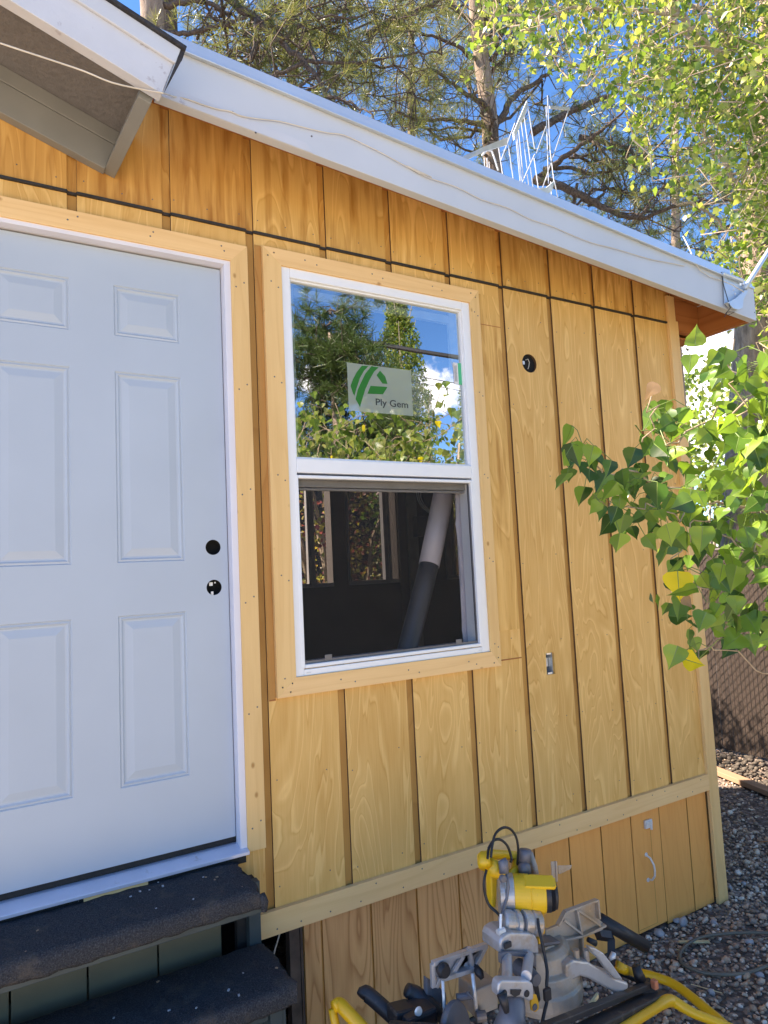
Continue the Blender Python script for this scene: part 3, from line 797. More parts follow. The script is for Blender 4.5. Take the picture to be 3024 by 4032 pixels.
tr = n.new('ShaderNodeBsdfTransparent'); mx = n.new('ShaderNodeMixShader'); mx.inputs[0].default_value = .72
l(tr.outputs[0], mx.inputs[1]); l(b.outputs[0], mx.inputs[2]); l(mx.outputs[0], o.inputs['Surface'])
M['dark_glazing'] = m
M['screen_frame'] = plain('grey_screen_frame', (.16, .16, .17), rough=.4, metal=.4)
k = MB(); k.add([(LSL, .006, LSB), (LSR, .006, LSB), (LSR, .006, LST), (LSL, .006, LST)], [(0, 1, 2, 3)])
scr = k.build('insect_screen', M['screen'], win)
k = MB(); q = .010
k.box(LSL, LSL+.005, .001, .011, LSB, LST); k.box(LSR-.005, LSR, .001, .011, LSB, LST); k.box(LSL+.005, LSR-.005, .001, .011, LSB, LSB+q); k.box(LSL+.005, LSR-.005, .001, .011, LST-.004, LST)
k.build('screen_frame', M['screen_frame'], scr)
for xx in (LSL+.085, LSR-.118):
    k = MB(); k.box(xx, xx+.030, -.0015, .0005, LSB+.003, LSB+.026); k.build('pull_tab', M['screen_frame'], scr, bevel=.001)
# raised lower sash seen behind the screen, sill and jamb inside
k = MB(); k.box(UGL, UGR, .03, .06, 1.224, 1.265); k.box(UGL, UGR, .034, .055, 1.212, 1.221)
k.build('lower_sash', M['sash_grey'], win, bevel=.003)
k = MB(); k.box(LSR, LSR+.012, .085, .110, LSB-.02, LST+.1); k.box(UGL, UGR, .085, .16, WB, LSB-.008)
k.build('inner_jamb', M['plastic_sheet'], win)
pl = MB(); pv = []
for q in range(14):
    zz = LSB+.0+q*.052; pv.append((LSR-.010-.006*math.sin(q*.8)-.004*random.random(), .088+.003*math.sin(q*2.1), zz))
vs = pv+[(LSR+.01, .088, p[2]) for p in pv]
pl.add(vs, [(i, i+1, 14+i+1, 14+i) for i in range(13)]); pl.build('torn_plastic_sheet', M['plastic_sheet'], win)
# logo sheet behind the upper pane
def film(name, col, alpha):
    m, n, l, b, o = mat_new(name)
    b.inputs['Base Color'].default_value = (*col, 1); b.inputs['Roughness'].default_value = .4
    tr = n.new('ShaderNodeBsdfTransparent'); mx = n.new('ShaderNodeMixShader'); mx.inputs[0].default_value = alpha
    l(tr.outputs[0], mx.inputs[1]); l(b.outputs[0], mx.inputs[2]); l(mx.outputs[0], o.inputs['Surface'])
    return m
M['logo_sheet'] = film('frosted_logo_sheet', (.55, .63, .53), .44)
M['logo_green'] = film('printed_green', (.008, .17, .008), .86)
M['logo_text'] = film('printed_charcoal', (.03, .035, .035), .82)
z5 = lambda x, y, yy=.0105: Q(1300+x/2.765, 1300+y/2.765, yy)
def flat(pts, yy):
    ps = [z5(*p, yy) for p in pts]; return [(p[0], yy, p[2]) for p in ps]
A_ = z5(182, 350); B_ = z5(905, 935); B2_ = z5(1118, 935)
k = MB(); k.add([(A_[0], .0108, A_[2]), (B_[0], .0108, A_[2]), (B_[0], .0108, B_[2]), (A_[0], .0108, B_[2])], [(3, 2, 1, 0)])
lg = k.build('logo_sheet', M['logo_sheet'], win)
k = MB(); k.add([(B_[0]+.001, .0108, A_[2]), (B2_[0], .0108, A_[2]), (B2_[0], .0108, B_[2]), (B_[0]+.001, .0108, B_[2])], [(3, 2, 1, 0)]); k.build('logo_sheet_margin', film('clear_sheet_margin', (.55, .63, .53), .16), lg)
k = MB()
for poly in ([(345, 387), (420, 390), (370, 440), (325, 520), (285, 640), (265, 715), (250, 690), (222, 608), (250, 530), (290, 455)],
             [(450, 392), (530, 405), (480, 450), (430, 540), (385, 640), (350, 750), (325, 838), (277, 750), (300, 650), (340, 560), (385, 470)],
             [(543, 440), (600, 505), (625, 585), (570, 582), (505, 490)],
             [(440, 606), (625, 618), (575, 698), (405, 692)]):
    k.add(flat(poly, .0104), [tuple(range(len(poly)))])
k.build('logo_emblem', M['logo_green'], lg)
def text_mesh(body, size, name, mat, parent, loc, width=None, bold=0.0, rotz=0.0):
    cu = bpy.data.curves.new(name, 'FONT'); cu.body = body; cu.size = size; cu.offset = bold
    to = bpy.data.objects.new('tmp', cu); COL.objects.link(to)
    dg = bpy.context.evaluated_depsgraph_get(); dg.update()
    me = bpy.data.meshes.new_from_object(to.evaluated_get(dg))
    bpy.data.objects.remove(to)
    xs_ = [v.co.x for v in me.vertices]; x0_, x1_ = min(xs_), max(xs_)
    fx = 1.0 if width is None else width/(x1_-x0_)
    for v in me.vertices:
        x, y = (v.co.x-x0_)*fx, v.co.y
        x, y = x*math.cos(rotz)-y*math.sin(rotz), x*math.sin(rotz)+y*math.cos(rotz)
        v.co = (loc[0]+x, loc[1], loc[2]+y)
    me.materials.clear(); me.materials.append(mat)
    return link(name, me, parent)
T0 = z5(498, 826); T1 = z5(850, 850); T2 = z5(498, 750)
text_mesh("Ply Gem", (T2[2]-T0[2])*1.37, 'logo_lettering', M['logo_text'], lg, (T0[0], .0104, T0[2]+.004), width=T1[0]-T0[0], bold=0.0006)
# small green and white label at the pane's edge
M['label_white'] = plain('label_white', (.75, .73, .72), rough=.5, var=.02)
M['label_green'] = plain('label_green', (.05, .50, .24), rough=.5, var=.02)
a = z5(1338, 350); c = z5(1470, 600); mxx = a[0]+(c[0]-a[0])*.42
k = MB(); k.add([(a[0], .0106, c[2]), (mxx, .0106, c[2]), (mxx, .0106, a[2]), (a[0], .0106, a[2])], [(0, 1, 2, 3)])
k.add([(mxx, .0106, c[2]), (c[0]-.008, .0106, c[2]), (c[0]-.008, .0106, a[2]), (mxx, .0106, a[2])], [(0, 1, 2, 3)], 1)
for q in range(5):
    xx = a[0]+.004+q*.0032
    k.add([(xx, .0103, c[2]+.012), (xx+.0012, .0103, c[2]+.012), (xx+.0012, .0103, a[2]-.01-.006*(q % 2)), (xx, .0103, a[2]-.01-.006*(q % 2))], [(0, 1, 2, 3)], 2)
k.build('rating_label', [M['label_white'], M['label_green'], M['logo_text']], win)
C0, C1, C2, C3 = .0274, 1.0545, .4533, 2.1342
nz_ = []
for q in range(5):
    zz = .52+q*.37
    nz_ += [(C0+.03, zz), (C0+.058, zz-.02), (C1-.03, zz+.03), (C1-.012, zz+.015)]
for q in range(3): nz_ += [(.28+q*.3, .49), (.34+q*.29, .475), (.2+q*.3, 2.11), (.25+q*.3, 2.10)]
nz_ += [(C0+.02, 2.10), (C0+.045, 2.115), (C1-.02, 2.10), (C1-.045, 2.115), (C0+.02, .49), (C0+.05, .47), (C1-.015, .49), (C1-.04, .47)]
casing('window_casing', [([(C0, C3), (C0, C2), (WL+.001, WB+.001), (WL+.001, WT-.001)], M['trim_v']),
                         ([(C1, C3), (WR-.001, WT-.001), (WR-.001, WB+.001), (C1, C2)], M['trim_v']),
                         ([(C0, C3), (WL+.001, WT-.001), (WR-.001, WT-.001), (C1, C3)], M['trim_h']),
                         ([(C0, C2), (C1, C2), (WR-.001, WB+.001), (WL+.001, WB+.001)], M['trim_h'])], None, H, nz_, y0=-.021)

# ------------------------------------------------------------------ room inside
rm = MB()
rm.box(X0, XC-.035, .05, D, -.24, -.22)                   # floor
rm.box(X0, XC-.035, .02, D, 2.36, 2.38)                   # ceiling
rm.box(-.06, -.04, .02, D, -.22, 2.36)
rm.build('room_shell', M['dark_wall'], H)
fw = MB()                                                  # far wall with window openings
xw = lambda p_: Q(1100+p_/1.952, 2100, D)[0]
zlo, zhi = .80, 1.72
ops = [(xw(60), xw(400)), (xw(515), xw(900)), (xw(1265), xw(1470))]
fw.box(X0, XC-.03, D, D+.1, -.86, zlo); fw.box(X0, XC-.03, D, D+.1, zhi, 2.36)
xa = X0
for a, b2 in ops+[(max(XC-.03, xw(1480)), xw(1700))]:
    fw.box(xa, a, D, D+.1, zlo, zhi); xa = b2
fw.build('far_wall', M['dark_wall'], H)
M['far_frame'] = plain('dimmed_window_frame', (.20, .19, .19), rough=.6)  # grey lowered so the colour carries the room's dim light
for i_, bars in enumerate((((60, 75), (213, 232), (236, 262)), ((517, 530), (795, 822), (828, 846)), ((1265, 1302), (1325, 1340)))):
    k = MB(); a, b2 = ops[i_]
    for p_, q_ in bars: k.box(xw(p_), xw(q_), D-.014, D+.03, zlo+.001, zhi-.001)
    k.box(a, b2, D-.013, D+.02, zlo-.012, zlo+.016)
    fwn = k.build('far_window', M['far_frame'], H)
    if i_ != 0:
        k = MB(); k.add([(a, D+.04, zlo), (b2, D+.04, zlo), (b2, D+.04, zhi), (a, D+.04, zhi)], [(0, 1, 2, 3)]); k.build('dark_pane', M['dark_glazing'], fwn)
k = MB(); k.box(xw(905), xw(1035), D-.03, D-.015, .2, 2.2); k.build('interior_panel', M['dark_wall'], H)

M['grey_panel'] = plain('grey_green_panel', (.13, .125, .105), rough=.7, var=.2)
k = MB(); k.box(xw(965), xw(1038), D-.05, D-.031, .2, 2.2); k.build('wall_stud', M['grey_panel'], H)
k = MB(); q0 = Q(1100+1015/1.952, 1850+365/1.952, D-.04); q1 = Q(1100+1130/1.952, 1850+515/1.952, D-.04); k.box(q0[0], q1[0], D-.12, D-.052, q1[2], q0[2]); k.build('breaker_box', M['gasket'], H, bevel=.004)
for dx_ in (0, 14, 30):
    k = MB(); k.tube(smooth_path([Q(1100+(1055+dx_)/1.952, 1850+130/1.952, D-.06), Q(1100+(1060+dx_)/1.952, 1850+220/1.952, D-.08), Q(1100+(1100+dx_)/1.952, 1850+290/1.952, D-.09), Q(1100+(1150+dx_)/1.952, 1850+330/1.952, D-.08)]), .005, 6); k.build('room_cable', M['metal_trim'], H)

# ------------------------------------------------------------------ main roof edge (addition)
rk = MB()
xl = -.41
RH_ = .176
rk.prism([(xl, zb(xl)), (XE, zb(XE)), (XE, zb(XE)+RH_), (xl, zb(xl)+RH_)], -.300, -.262)
rake = tag(rk.build('rake_board', M['rake2'], H, bevel=.002), 'long white fascia board under the metal roof edge')
pk = MB()                                                  # lower peeling edge strip of the board
pk.prism([(xl, zb(xl)+.001), (.12, zb(.12)+.001), (.10, zb(.1)+.030), (xl, zb(xl)+.046)], -.3022, -.3003)
pk.build('peeling_paint_strip', M['rake'], rake)
nk = MB()
for px, py in [(620, 640), (1005, 742), (700, 722), (552, 650), (575, 610)]:
    p = Q(500+px/1.3825, py/1.3825, -.3); nk.lathe((p[0], -.3, p[2]), (0, -1, 0), [(0, .0035), (.002, .003)], 7)
for px, py in [(1490, 855), (1495, 952), (1490, 1045)]:
    p = Q(2500+px/3.166, 900+py/3.166, -.3); nk.lathe((p[0], -.3, p[2]), (0, -1, 0), [(0, .0035), (.002, .003)], 7)
nk.each('nail_head', M['nail'], rake)
mt = MB()
mt.prism([(xl, zb(xl)+RH_), (XE-.22, zb(XE-.22)+RH_), (XE-.22, zb(XE-.22)+RH_+.045), (xl, zb(xl)+RH_+.045)], -.312, -.290)
mt.prism([(xl, zb(xl)+RH_-.004), (XE-.22, zb(XE-.22)+RH_-.004), (XE-.22, zb(XE-.22)+RH_+.004), (xl, zb(xl)+RH_+.004)], -.318, -.3125)
mt.build('drip_edge', M['metal_trim'], H, bevel=.002)
mt = MB(); mt.prism([(XE-.22, zb(XE-.22)+RH_), (XE+.0, zb(XE)+RH_), (XE+.0, zb(XE)+RH_+.012), (XE-.22, zb(XE-.22)+RH_+.012)], -.308, -.290)
mt.build('drip_edge', M['metal_trim'], H, bevel=.001)
rf = MB()
rf.prism([(xl, zb(xl)+.200), (XE+.01, zb(XE)+.200), (XE+.01, zb(XE)+.214), (xl, zb(xl)+.214)], -.289, D+.35)
rf.build('roof', M['metal_trim'], H)
sh = MB(); sh.prism([(xl, zb(xl)+.191), (XE-.04, zb(XE)+.191), (XE-.04, zb(XE)+.199), (xl, zb(xl)+.199)], -.261, D+.3)
sh.build('roof_sheathing', M['redwood'], H)
# eave: sub-fascia and rafter tails
ev = MB(); ev.box(XE-.040, XE-.001, -.2615, D+.3, 2.149, 2.335)
ev.build('eave_board', M['redwood'], H, bevel=.002)
rt = MB(); rt.prism([(XC+.0195, zb(XC)-.012), (XE-.041, 2.160), (XE-.041, 2.335), (XC+.0195, zb(XC)+.185)], .012, .05)
rt.build('rafter_tail', M['redwood'], H, bevel=.002)
for yy in (.62, 1.22, 1.82):
    rt = MB(); rt.prism([(XC+.0195, zb(XC)-.012), (XE-.041, 2.160), (XE-.041, 2.335), (XC+.0195, zb(XC)+.185)], yy, yy+.038)
    rt.build('rafter_tail', M['redwood'], H, bevel=.002)
sp2 = MB(); sp2.box(XC+.02, XE-.041, .051, .30, 2.135, 2.147); sp2.build('soffit_board', M['redwood'], H)
# ------------------------------------------------------------------ porch roof edge on the left
al = math.radians(19.0)
ov = np.array([-.479, 0, 2.286]); sv = np.array([math.cos(al), 0, -math.sin(al)]); nv = np.array([math.sin(al), 0, math.cos(al)])
def lp(s_, n_, y): p = ov+s_*sv+n_*nv; return (p[0], y, p[2])
def slab(mb, s0, s1, n0, n1, y0, y1, mat=0):
    mb.prism3([lp(s0, n0, y0), lp(s1, n0, y0), lp(s1, n1, y0), lp(s0, n1, y0)], (0, y1-y0, 0), mat)
P = H
k = MB(); slab(k, -2.2, .047, .0, .150, -.490, -.452); tag(k.build('porch_rake_board', M['rake'], P, bevel=.002), 'scuffed white rake board of the porch roof')
k = MB(); slab(k, -2.2, .050, .106, .157, -.500, -.4905); k.build('porch_rake_trim', M['rake2'], P, bevel=.002)
k = MB(); slab(k, -2.2, .062, .158, .170, -.510, -.455); slab(k, -2.2, .0, .158, .170, -.4549, .3); k.build('porch_roof', M['shingle'], P, bevel=.002)
k = MB(); k.prism3([lp(.0505, .157, -.498), lp(.062, .158, -.498), lp(.0505, .02, -.498)], (0, .03, 0)); k.build('porch_tail_felt', M['shingle'], P)
k = MB(); k.prism3([lp(-2.2, .124, -.4515), lp(.010, .124, -.4515), lp(-.02, .124, -.002), lp(-2.2, .124, -.002)], tuple(nv*.0325)); k.build('porch_soffit', M['soffit'], P)
k = MB(); slab(k, -2.2, -.0425, -.026, .0725, -.042, -.0045); slab(k, -2.2, -.0425, .074, .1235, -.045, -.0045); k.build('porch_ledger', M['eavegrey'], P, bevel=.002)
k = MB(); k.prism3([lp(-.046, -.020, -.0045), lp(-.008, -.020, -.0045), lp(.029, -.012, -.440), lp(-.009, -.012, -.440)], tuple(nv*.1430)); k.build('porch_eave_board', M['eavegrey'], P, bevel=.002)
k = MB(); slab(k, .0, .022, .08, .12, -.4515, -.4405); k.build('porch_corner_gap', M['void'], P)

# ------------------------------------------------------------------ cables on the fascia
cw = [Q(0, 170, -.46), Q(90, 200, -.46), Q(200, 236, -.464), Q(330, 280, -.464), Q(440, 325, -.468), Q(560, 352, -.47), Q(640, 366, -.497), Q(664, 373, -.40)]
cw += [Q(500+a/1.3825, c/1.3825, -.306) for a, c in [(255, 525), (330, 540), (420, 572), (500, 595), (560, 605), (620, 630), (700, 645), (830, 660), (930, 685), (1030, 710), (1100, 724), (1180, 735), (1290, 785), (1400, 840), (1520, 905), (1659, 965)]]
cw += [Q(1500+a/1.0886, c/1.0886, -.306) for a, c in [(110, 710), (200, 760), (320, 800), (430, 855), (540, 890), (640, 940), (720, 965), (800, 1000), (900, 1040), (1000, 1065), (1150, 1110), (1230, 1125), (1300, 1140)]]
k = MB(); k.tube(smooth_path(cw, 3), .0023, 6)
tag(k.build('cable', M['wire']), 'cream coloured cable stapled along the white fascia board', 'cable')
k = MB(); k.tube([Q(2690, 930, -.26), Q(2715, 980, -.29), Q(2740, 1040, -.312), Q(2757, 1066, -.310), Q(2790, 1088, -.308), Q(2840, 1104, -.306), Q(2880, 1120, -.34), Q(2930, 1150, -.35)], .0028, 6)
tag(k.build('thin_cable', M['wire']), 'thin cable dropping from the trees over the eave end to the mast bracket', 'cable')

# ------------------------------------------------------------------ mast bracket on the eave
MS = empty('antenna_mast', (2.52, -.32, 2.2), 'blue grey steel mast on a folded bracket screwed to the right end of the fascia', 'antenna mast')
zz6 = lambda x, y, yy: Q(2500+x/3.166, 900+y/3.166, yy)
k = MB()
k.prism3([zz6(1090, 570, -.304), zz6(1340, 650, -.304), zz6(1330, 760, -.304), zz6(1270, 850, -.304), zz6(1180, 905, -.304), zz6(1110, 935, -.304), zz6(1100, 760, -.304)], (0, -.006, 0))
k.tube([zz6(1085, 560, -.315), zz6(1200, 600, -.322), zz6(1340, 655, -.322)], .012, 8)
k.prism3([zz6(1110, 935, -.311), zz6(1220, 880, -.311), zz6(1330, 780, -.311), zz6(1370, 790, -.311), zz6(1310, 900, -.311), zz6(1300, 1010, -.311), zz6(1240, 1030, -.311), zz6(1180, 1010, -.311)], (0, -.02, 0))
k.build('bracket', M['mast'], MS, bevel=.002)
k = MB(); k.tube([zz6(1370, 750, -.33), zz6(1480, 570, -.335), zz6(1659, 290, -.34), zz6(1900, -80, -.345)], .0125, 16)
k.build('pole', M['mast'], MS, smooth=True)
k = MB()
for x, y in [(1335, 695), (1245, 815), (1290, 1000), (1225, 765)]:
    p = zz6(x, y, -.318); k.lathe(p, (0, -1, 0), [(0, .006), (.006, .0055)], 6)
k.each('bolt', M['zinc'], MS)
k = MB(); k.tube([zz6(1080, 545, -.313), zz6(1100, 690, -.314), zz6(1150, 860, -.322), zz6(1190, 990, -.336), zz6(1130, 1060, -.325), zz6(1160, 1080, -.33), zz6(1240, 1040, -.335), zz6(1150, 1040, -.34), zz6(1115, 1100, -.33)], .0022, 6)
k.build('tie_wire', M['black_cord'], MS)

# ================================================================== STEPS
ST = empty('entry_steps', (-.6, -.4, GZ), 'dark carpeted wooden entry steps below the grey door', 'steps')
def carpet_slab(name, x0, x1, y0, y1, z0, z1, seed, ragged_back=True):
    """a tread wrapped in carpet: rounded nose, uneven edges"""
    rr = np.random.default_rng(seed)
    nx, ny = 120, 26
    V = []; F = []
    xs_ = np.linspace(x0, x1, nx); prof = []
    # profile from back top, over the front nose to the underside
    h = z1-z0; r_n = h*.42
    for q in range(12): prof.append((y1+(y0+r_n-y1)*q/11, z1))
    for q in range(1, 7):
        a = q/6*math.pi/2; prof.append((y0+r_n-r_n*math.sin(a), z1-r_n+r_n*math.cos(a)))
    prof.append((y0-.002, z0+.01)); prof.append((y0+.004, z0)); prof.append((y0+.06, z0+.004)); prof.append((y1, z0+.004))
    ph = rr.uniform(0, 6.28, 8)
    for i, x in enumerate(xs_):
        for j, (y, z) in enumerate(prof):
            wv_ = .0012*math.sin(x*23+ph[0])*math.sin(y*31+ph[1])+.0012*math.sin(x*71+y*40+ph[2])
            dz = wv_+rr.normal(0, .0006); dy = 0
            if j == 0 and ragged_back: dz -= .004
            if j in (18, 19): dz += .0018*math.sin(x*9+ph[3])+.0012*math.sin(x*53+ph[4])+rr.normal(0, .0015)
            dx = 0
            if i >= nx-2: dx = .005*math.sin(y*40+ph[5])+.004*math.sin(y*95+ph[6])+rr.normal(0, .0012)
            if i == nx-1 and j < 18: dz -= .008
            V.append((x+dx, y+dy, z+dz))
    k = len(prof)
    F = [(i*k+j, (i+1)*k+j, (i+1)*k+j+1, i*k+j+1) for i in range(nx-1) for j in range(k-1)]
    b_ = MB(); b_.add(V, F); b_.add([V[(nx-1)*k+j] for j in range(k)], [tuple(range(k))])
    return b_.build(name, M['carpet'], ST, smooth=True)
TX = -.140
carpet_slab('tread', -2.6, TX, -.272, -.002, -.116, -.058, 3)
carpet_slab('tread', -2.6, -.072, -.372, -.085, -.366, -.308, 5)
carpet_slab('tread', -2.6, -.030, -.640, -.36, -.63, -.575, 9)
# flaps of carpet hanging at the right corner
k = MB()
k.tube([(TX+.002, -.262, -.078), (TX+.009, -.268, -.103), (TX+.007, -.272, -.126)], [.012, .014, .009], 8); k.build('carpet_flap', M['carpet'], ST, smooth=True)
pxl, pxr = Q(973, 3660, -.06)[0], Q(1019, 3660, -.06)[0]
k = MB(); k.box(pxl, pxr, -.085, -.05, -.40, -.118); k.build('post', M['step_paint'], ST, bevel=.002)
k = MB(); k.box(pxl-.03, pxr-.006, -.049, -.02, -.90, -.118); k.build('post', M['gasket'], ST)  # black block painting the dark void behind the post, no post itself
k = MB(); k.box(-.150, -.112, -.345, -.305, -.63, -.368); k.box(-.111, -.100, -.340, -.310, -.63, -.368); k.build('post', M['step_paint'], ST, bevel=.002)
k = MB(); k.box(-.150, -.112, -.60, -.56, -.92, -.632); k.box(-.150, -.112, -.30, -.10, -.92, -.368); k.build('post', M['step_paint'], ST, bevel=.002)
k = MB(); k.box(-2.6, pxl-.002, -.225, -.19, -.15, -.1185); k.build('cleat', M['step_paint'], ST, bevel=.002)
k = MB(); k.box(-2.6, -.152, -.335, -.31, -.40, -.368); k.build('cleat', M['step_paint'], ST, bevel=.002)
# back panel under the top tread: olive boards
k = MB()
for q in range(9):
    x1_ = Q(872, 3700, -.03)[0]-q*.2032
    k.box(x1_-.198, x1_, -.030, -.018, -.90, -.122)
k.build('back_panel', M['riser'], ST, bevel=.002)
# crumbs and paint chips lying on the treads
k = MB()
for q in range(26):
    tz, yy0, yy1, xx1 = random.choice([(-.0565, -.25, -.01, TX-.02), (-.3065, -.34, -.11, -.09)])
    x_ = random.uniform(-1.1, xx1) if random.random() < .6 else random.uniform(-.45, xx1)
    y_ = random.uniform(yy0, yy1); s_ = random.uniform(.0010, .0030)
    a_ = random.uniform(0, 3.1)
    k.obox((x_, y_, tz+s_*.3), (s_*math.cos(a_)*1.5, s_*math.sin(a_)*1.5, 0), (-s_*math.sin(a_), s_*math.cos(a_), 0), (0, 0, s_*.5), random.choice((0, 0, 1)))
M['chip_w'] = plain('white_paint_chip', (.40, .42, .45), rough=.5)
M['chip_b'] = plain('wood_crumb', (.30, .20, .13), rough=.7)
tag(k.build('sawdust', [M['chip_w'], M['chip_b']]), kind='stuff')

# ================================================================== GRAVEL
def ico():
    t_ = (1+5**.5)/2
    v = np.array([(-1, t_, 0), (1, t_, 0), (-1, -t_, 0), (1, -t_, 0), (0, -1, t_), (0, 1, t_), (0, -1, -t_), (0, 1, -t_), (t_, 0, -1), (t_, 0, 1), (-t_, 0, -1), (-t_, 0, 1)], float)
    v /= np.linalg.norm(v[0])
    f_ = [(0, 11, 5), (0, 5, 1), (0, 1, 7), (0, 7, 10), (0, 10, 11), (1, 5, 9), (5, 11, 4), (11, 10, 2), (10, 7, 6), (7, 1, 8), (3, 9, 4), (3, 4, 2), (3, 2, 6), (3, 6, 8), (3, 8, 9), (4, 9, 5), (2, 4, 11), (6, 2, 10), (8, 6, 7), (9, 8, 1)]
    return v, np.array(f_)
IV, IF = ico()
def rand_rot(nr):
    q = rng.normal(size=(nr, 4)); q /= np.linalg.norm(q, axis=1)[:, None]
    w_, x, y, z = q.T
    return np.stack([np.stack([1-2*(y*y+z*z), 2*(x*y-z*w_), 2*(x*z+y*w_)], -1), np.stack([2*(x*y+z*w_), 1-2*(x*x+z*z), 2*(y*z-x*w_)], -1), np.stack([2*(x*z-y*w_), 2*(y*z+x*w_), 1-2*(x*x+y*y)], -1)], 1)
def stones(name, P_, sz, mat, aspect=(.6, .5)):
    nr = len(P_)
    sc = np.stack([np.ones(nr), rng.uniform(.55, .95, nr), rng.uniform(.4, .75, nr)], -1)*sz[:, None]
    jit = rng.uniform(.78, 1.18, (nr, 12))
    Vv = IV[None]*jit[..., None]*sc[:, None, :]
    R3 = rand_rot(nr)
    # keep stones mostly lying flat: tilt limited
    an = rng.uniform(0, 6.28, nr); ti = rng.normal(0, .35, nr)
    ca, sa = np.cos(an), np.sin(an); ct, st_ = np.cos(ti), np.sin(ti)
    X = Vv[..., 0]*ct[:, None]+Vv[..., 2]*st_[:, None]; Z = -Vv[..., 0]*st_[:, None]+Vv[..., 2]*ct[:, None]; Y = Vv[..., 1]
    Vw = np.stack([X*ca[:, None]-Y*sa[:, None], X*sa[:, None]+Y*ca[:, None], Z], -1)+P_[:, None, :]
    Fw = IF[None]+12*np.arange(nr)[:, None, None]
    me = np_mesh(name, Vw.reshape(-1, 3), Fw.reshape(-1, 3), mat, smooth=True)
    return link(name, me)
def stonemat():
    m, n, l, b, o = mat_new('river_gravel')
    g_ = n.new('ShaderNodeNewGeometry')
    r = ramp(n, [(0, (.16, .12, .09)), (.18, (.40, .26, .17)), (.38, (.31, .24, .19)), (.55, (.56, .35, .22)), (.7, (.50, .38, .29)), (.85, (.62, .49, .37)), (.96, (.78, .66, .54)), (1, (.82, .74, .64))])
    l(g_.outputs['Random Per Island'], r.inputs['Fac'])
    t_ = n.new('ShaderNodeTexCoord'); nz_ = n.new('ShaderNodeTexNoise'); nz_.inputs['Scale'].default_value = 120; nz_.inputs['Detail'].default_value = 4
    l(t_.outputs['Object'], nz_.inputs['Vector'])
    mr_ = n.new('ShaderNodeMapRange'); l(nz_.outputs['Fac'], mr_.inputs['Value']); mr_.inputs['To Min'].default_value = .65; mr_.inputs['To Max'].default_value = 1.35
    hs = n.new('ShaderNodeHueSaturation'); l(r.outputs['Color'], hs.inputs['Color']); l(mr_.outputs[0], hs.inputs['Value']); l(hs.outputs[0], b.inputs['Base Color'])
    b.inputs['Roughness'].default_value = .7; b.inputs['Specular IOR Level'].default_value = .3
    return m
M['stone'] = stonemat()
def scatter(nr, x0, x1, y0, y1, dens=None):
    return np.stack([rng.uniform(x0, x1, nr), rng.uniform(y0, y1, nr), np.full(nr, GZ)], -1)
def keep(P_): return P_[~((P_[:, 0] < XC+.02) & (P_[:, 1] > .0))]
Pa = keep(scatter(15000, .15, 3.4, -1.0, 1.2)); Pb = keep(scatter(9000, 2.4, 5.2, -.6, 3.2)); 
Pall = np.concatenate([Pa, Pb]); szs = np.clip(rng.lognormal(math.log(.0088), .35, len(Pall)), .004, .024)
Pall[:, 2] += szs*rng.uniform(.1, .8, len(Pall))
tag(stones('gravel', Pall, szs, M['stone']), kind='stuff')
Pr = np.array([[*QZ(2500+x/2.044, 2950+y/2.044, GZ)[:2], GZ+.012] for x, y in [(390, 1420), (200, 1500), (350, 1400), (640, 1420), (920, 1570), (450, 1560), (880, 1100), (770, 1130), (830, 1860), (130, 1700), (1010, 1840), (620, 1980)]])
tag(stones('pale_stones', Pr, np.array([.035, .032, .03, .022, .022, .02, .02, .018, .018, .02, .022, .018]), plain('pale_river_stone', (.36, .35, .36), rough=.7, var=.2, scale=30)), kind='stuff')
# rubble mound at the fence foot
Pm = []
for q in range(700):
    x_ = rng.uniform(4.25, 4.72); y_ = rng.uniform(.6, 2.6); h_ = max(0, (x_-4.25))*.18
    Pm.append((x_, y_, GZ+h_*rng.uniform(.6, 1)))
tag(stones('rubble', np.array(Pm), rng.uniform(.012, .032, 700), plain('shade_toned_rubble', (.085, .07, .055), rough=.9, var=.5, scale=25)), kind='stuff')  # dark soil tone, lowered further in place of missing shade

# hose loop, offcuts, board
hz_ = [(1200, 1500), (1071, 1480), (940, 1476), (800, 1480), (670, 1490), (550, 1510), (460, 1545), (400, 1590), (365, 1640), (360, 1680), (380, 1720), (420, 1750), (490, 1780), (560, 1800), (680, 1812), (800, 1812), (920, 1795), (1010, 1765), (1071, 1740), (1200, 1690)]
k = MB(); k.tube(smooth_path([QZ(2500+a/2.044, 2950+c/2.044, GZ+.024) for a, c in hz_], 3), .0075, 8)
tag(k.build('garden_hose', plain('olive_hose', (.13, .115, .09), rough=.55), smooth=True), 'dull olive hose looped on the gravel right of the house corner', 'hose')
def stick(name, a, c, wd, mat, label, cat):
    p, q = QZ(2500+a[0]/2.044, 2950+a[1]/2.044, GZ+.02), QZ(2500+c[0]/2.044, 2950+c[1]/2.044, GZ+.02)
    k = MB(); k.beam(p, q, wd, wd*.45); return tag(k.build(name, mat, bevel=.001), label, cat)
M['offcut'] = wood('pale_offcut', (.62, .50, .28), (.48, .36, .18), period=.5, rings=3, contrast=.4)
stick('wood_offcut', (355, 1550), (600, 1548), .016, M['offcut'], 'short pale wood offcut lying inside the hose loop on the gravel', 'offcut')
stick('wood_splinter', (450, 1890), (700, 1962), .004, M['offcut'], 'thin pale wood splinter on the gravel beside the yellow stand tubes', 'splinter')
stick('wood_splinter', (1010, 745), (1080, 742), .008, M['redwood'], 'small reddish wood splinter on the gravel near the right edge', 'splinter')
stick('wood_splinter', (330, 1605), (410, 1640), .004, M['offcut'], 'thin pale twig-like splinter touching the left side of the hose loop', 'splinter')
p0, p1 = QZ(2790, 3022, GZ+.04), QZ(3110, 3150, GZ+.04)
k = MB(); k.beam(p0, p1, .09, .038)
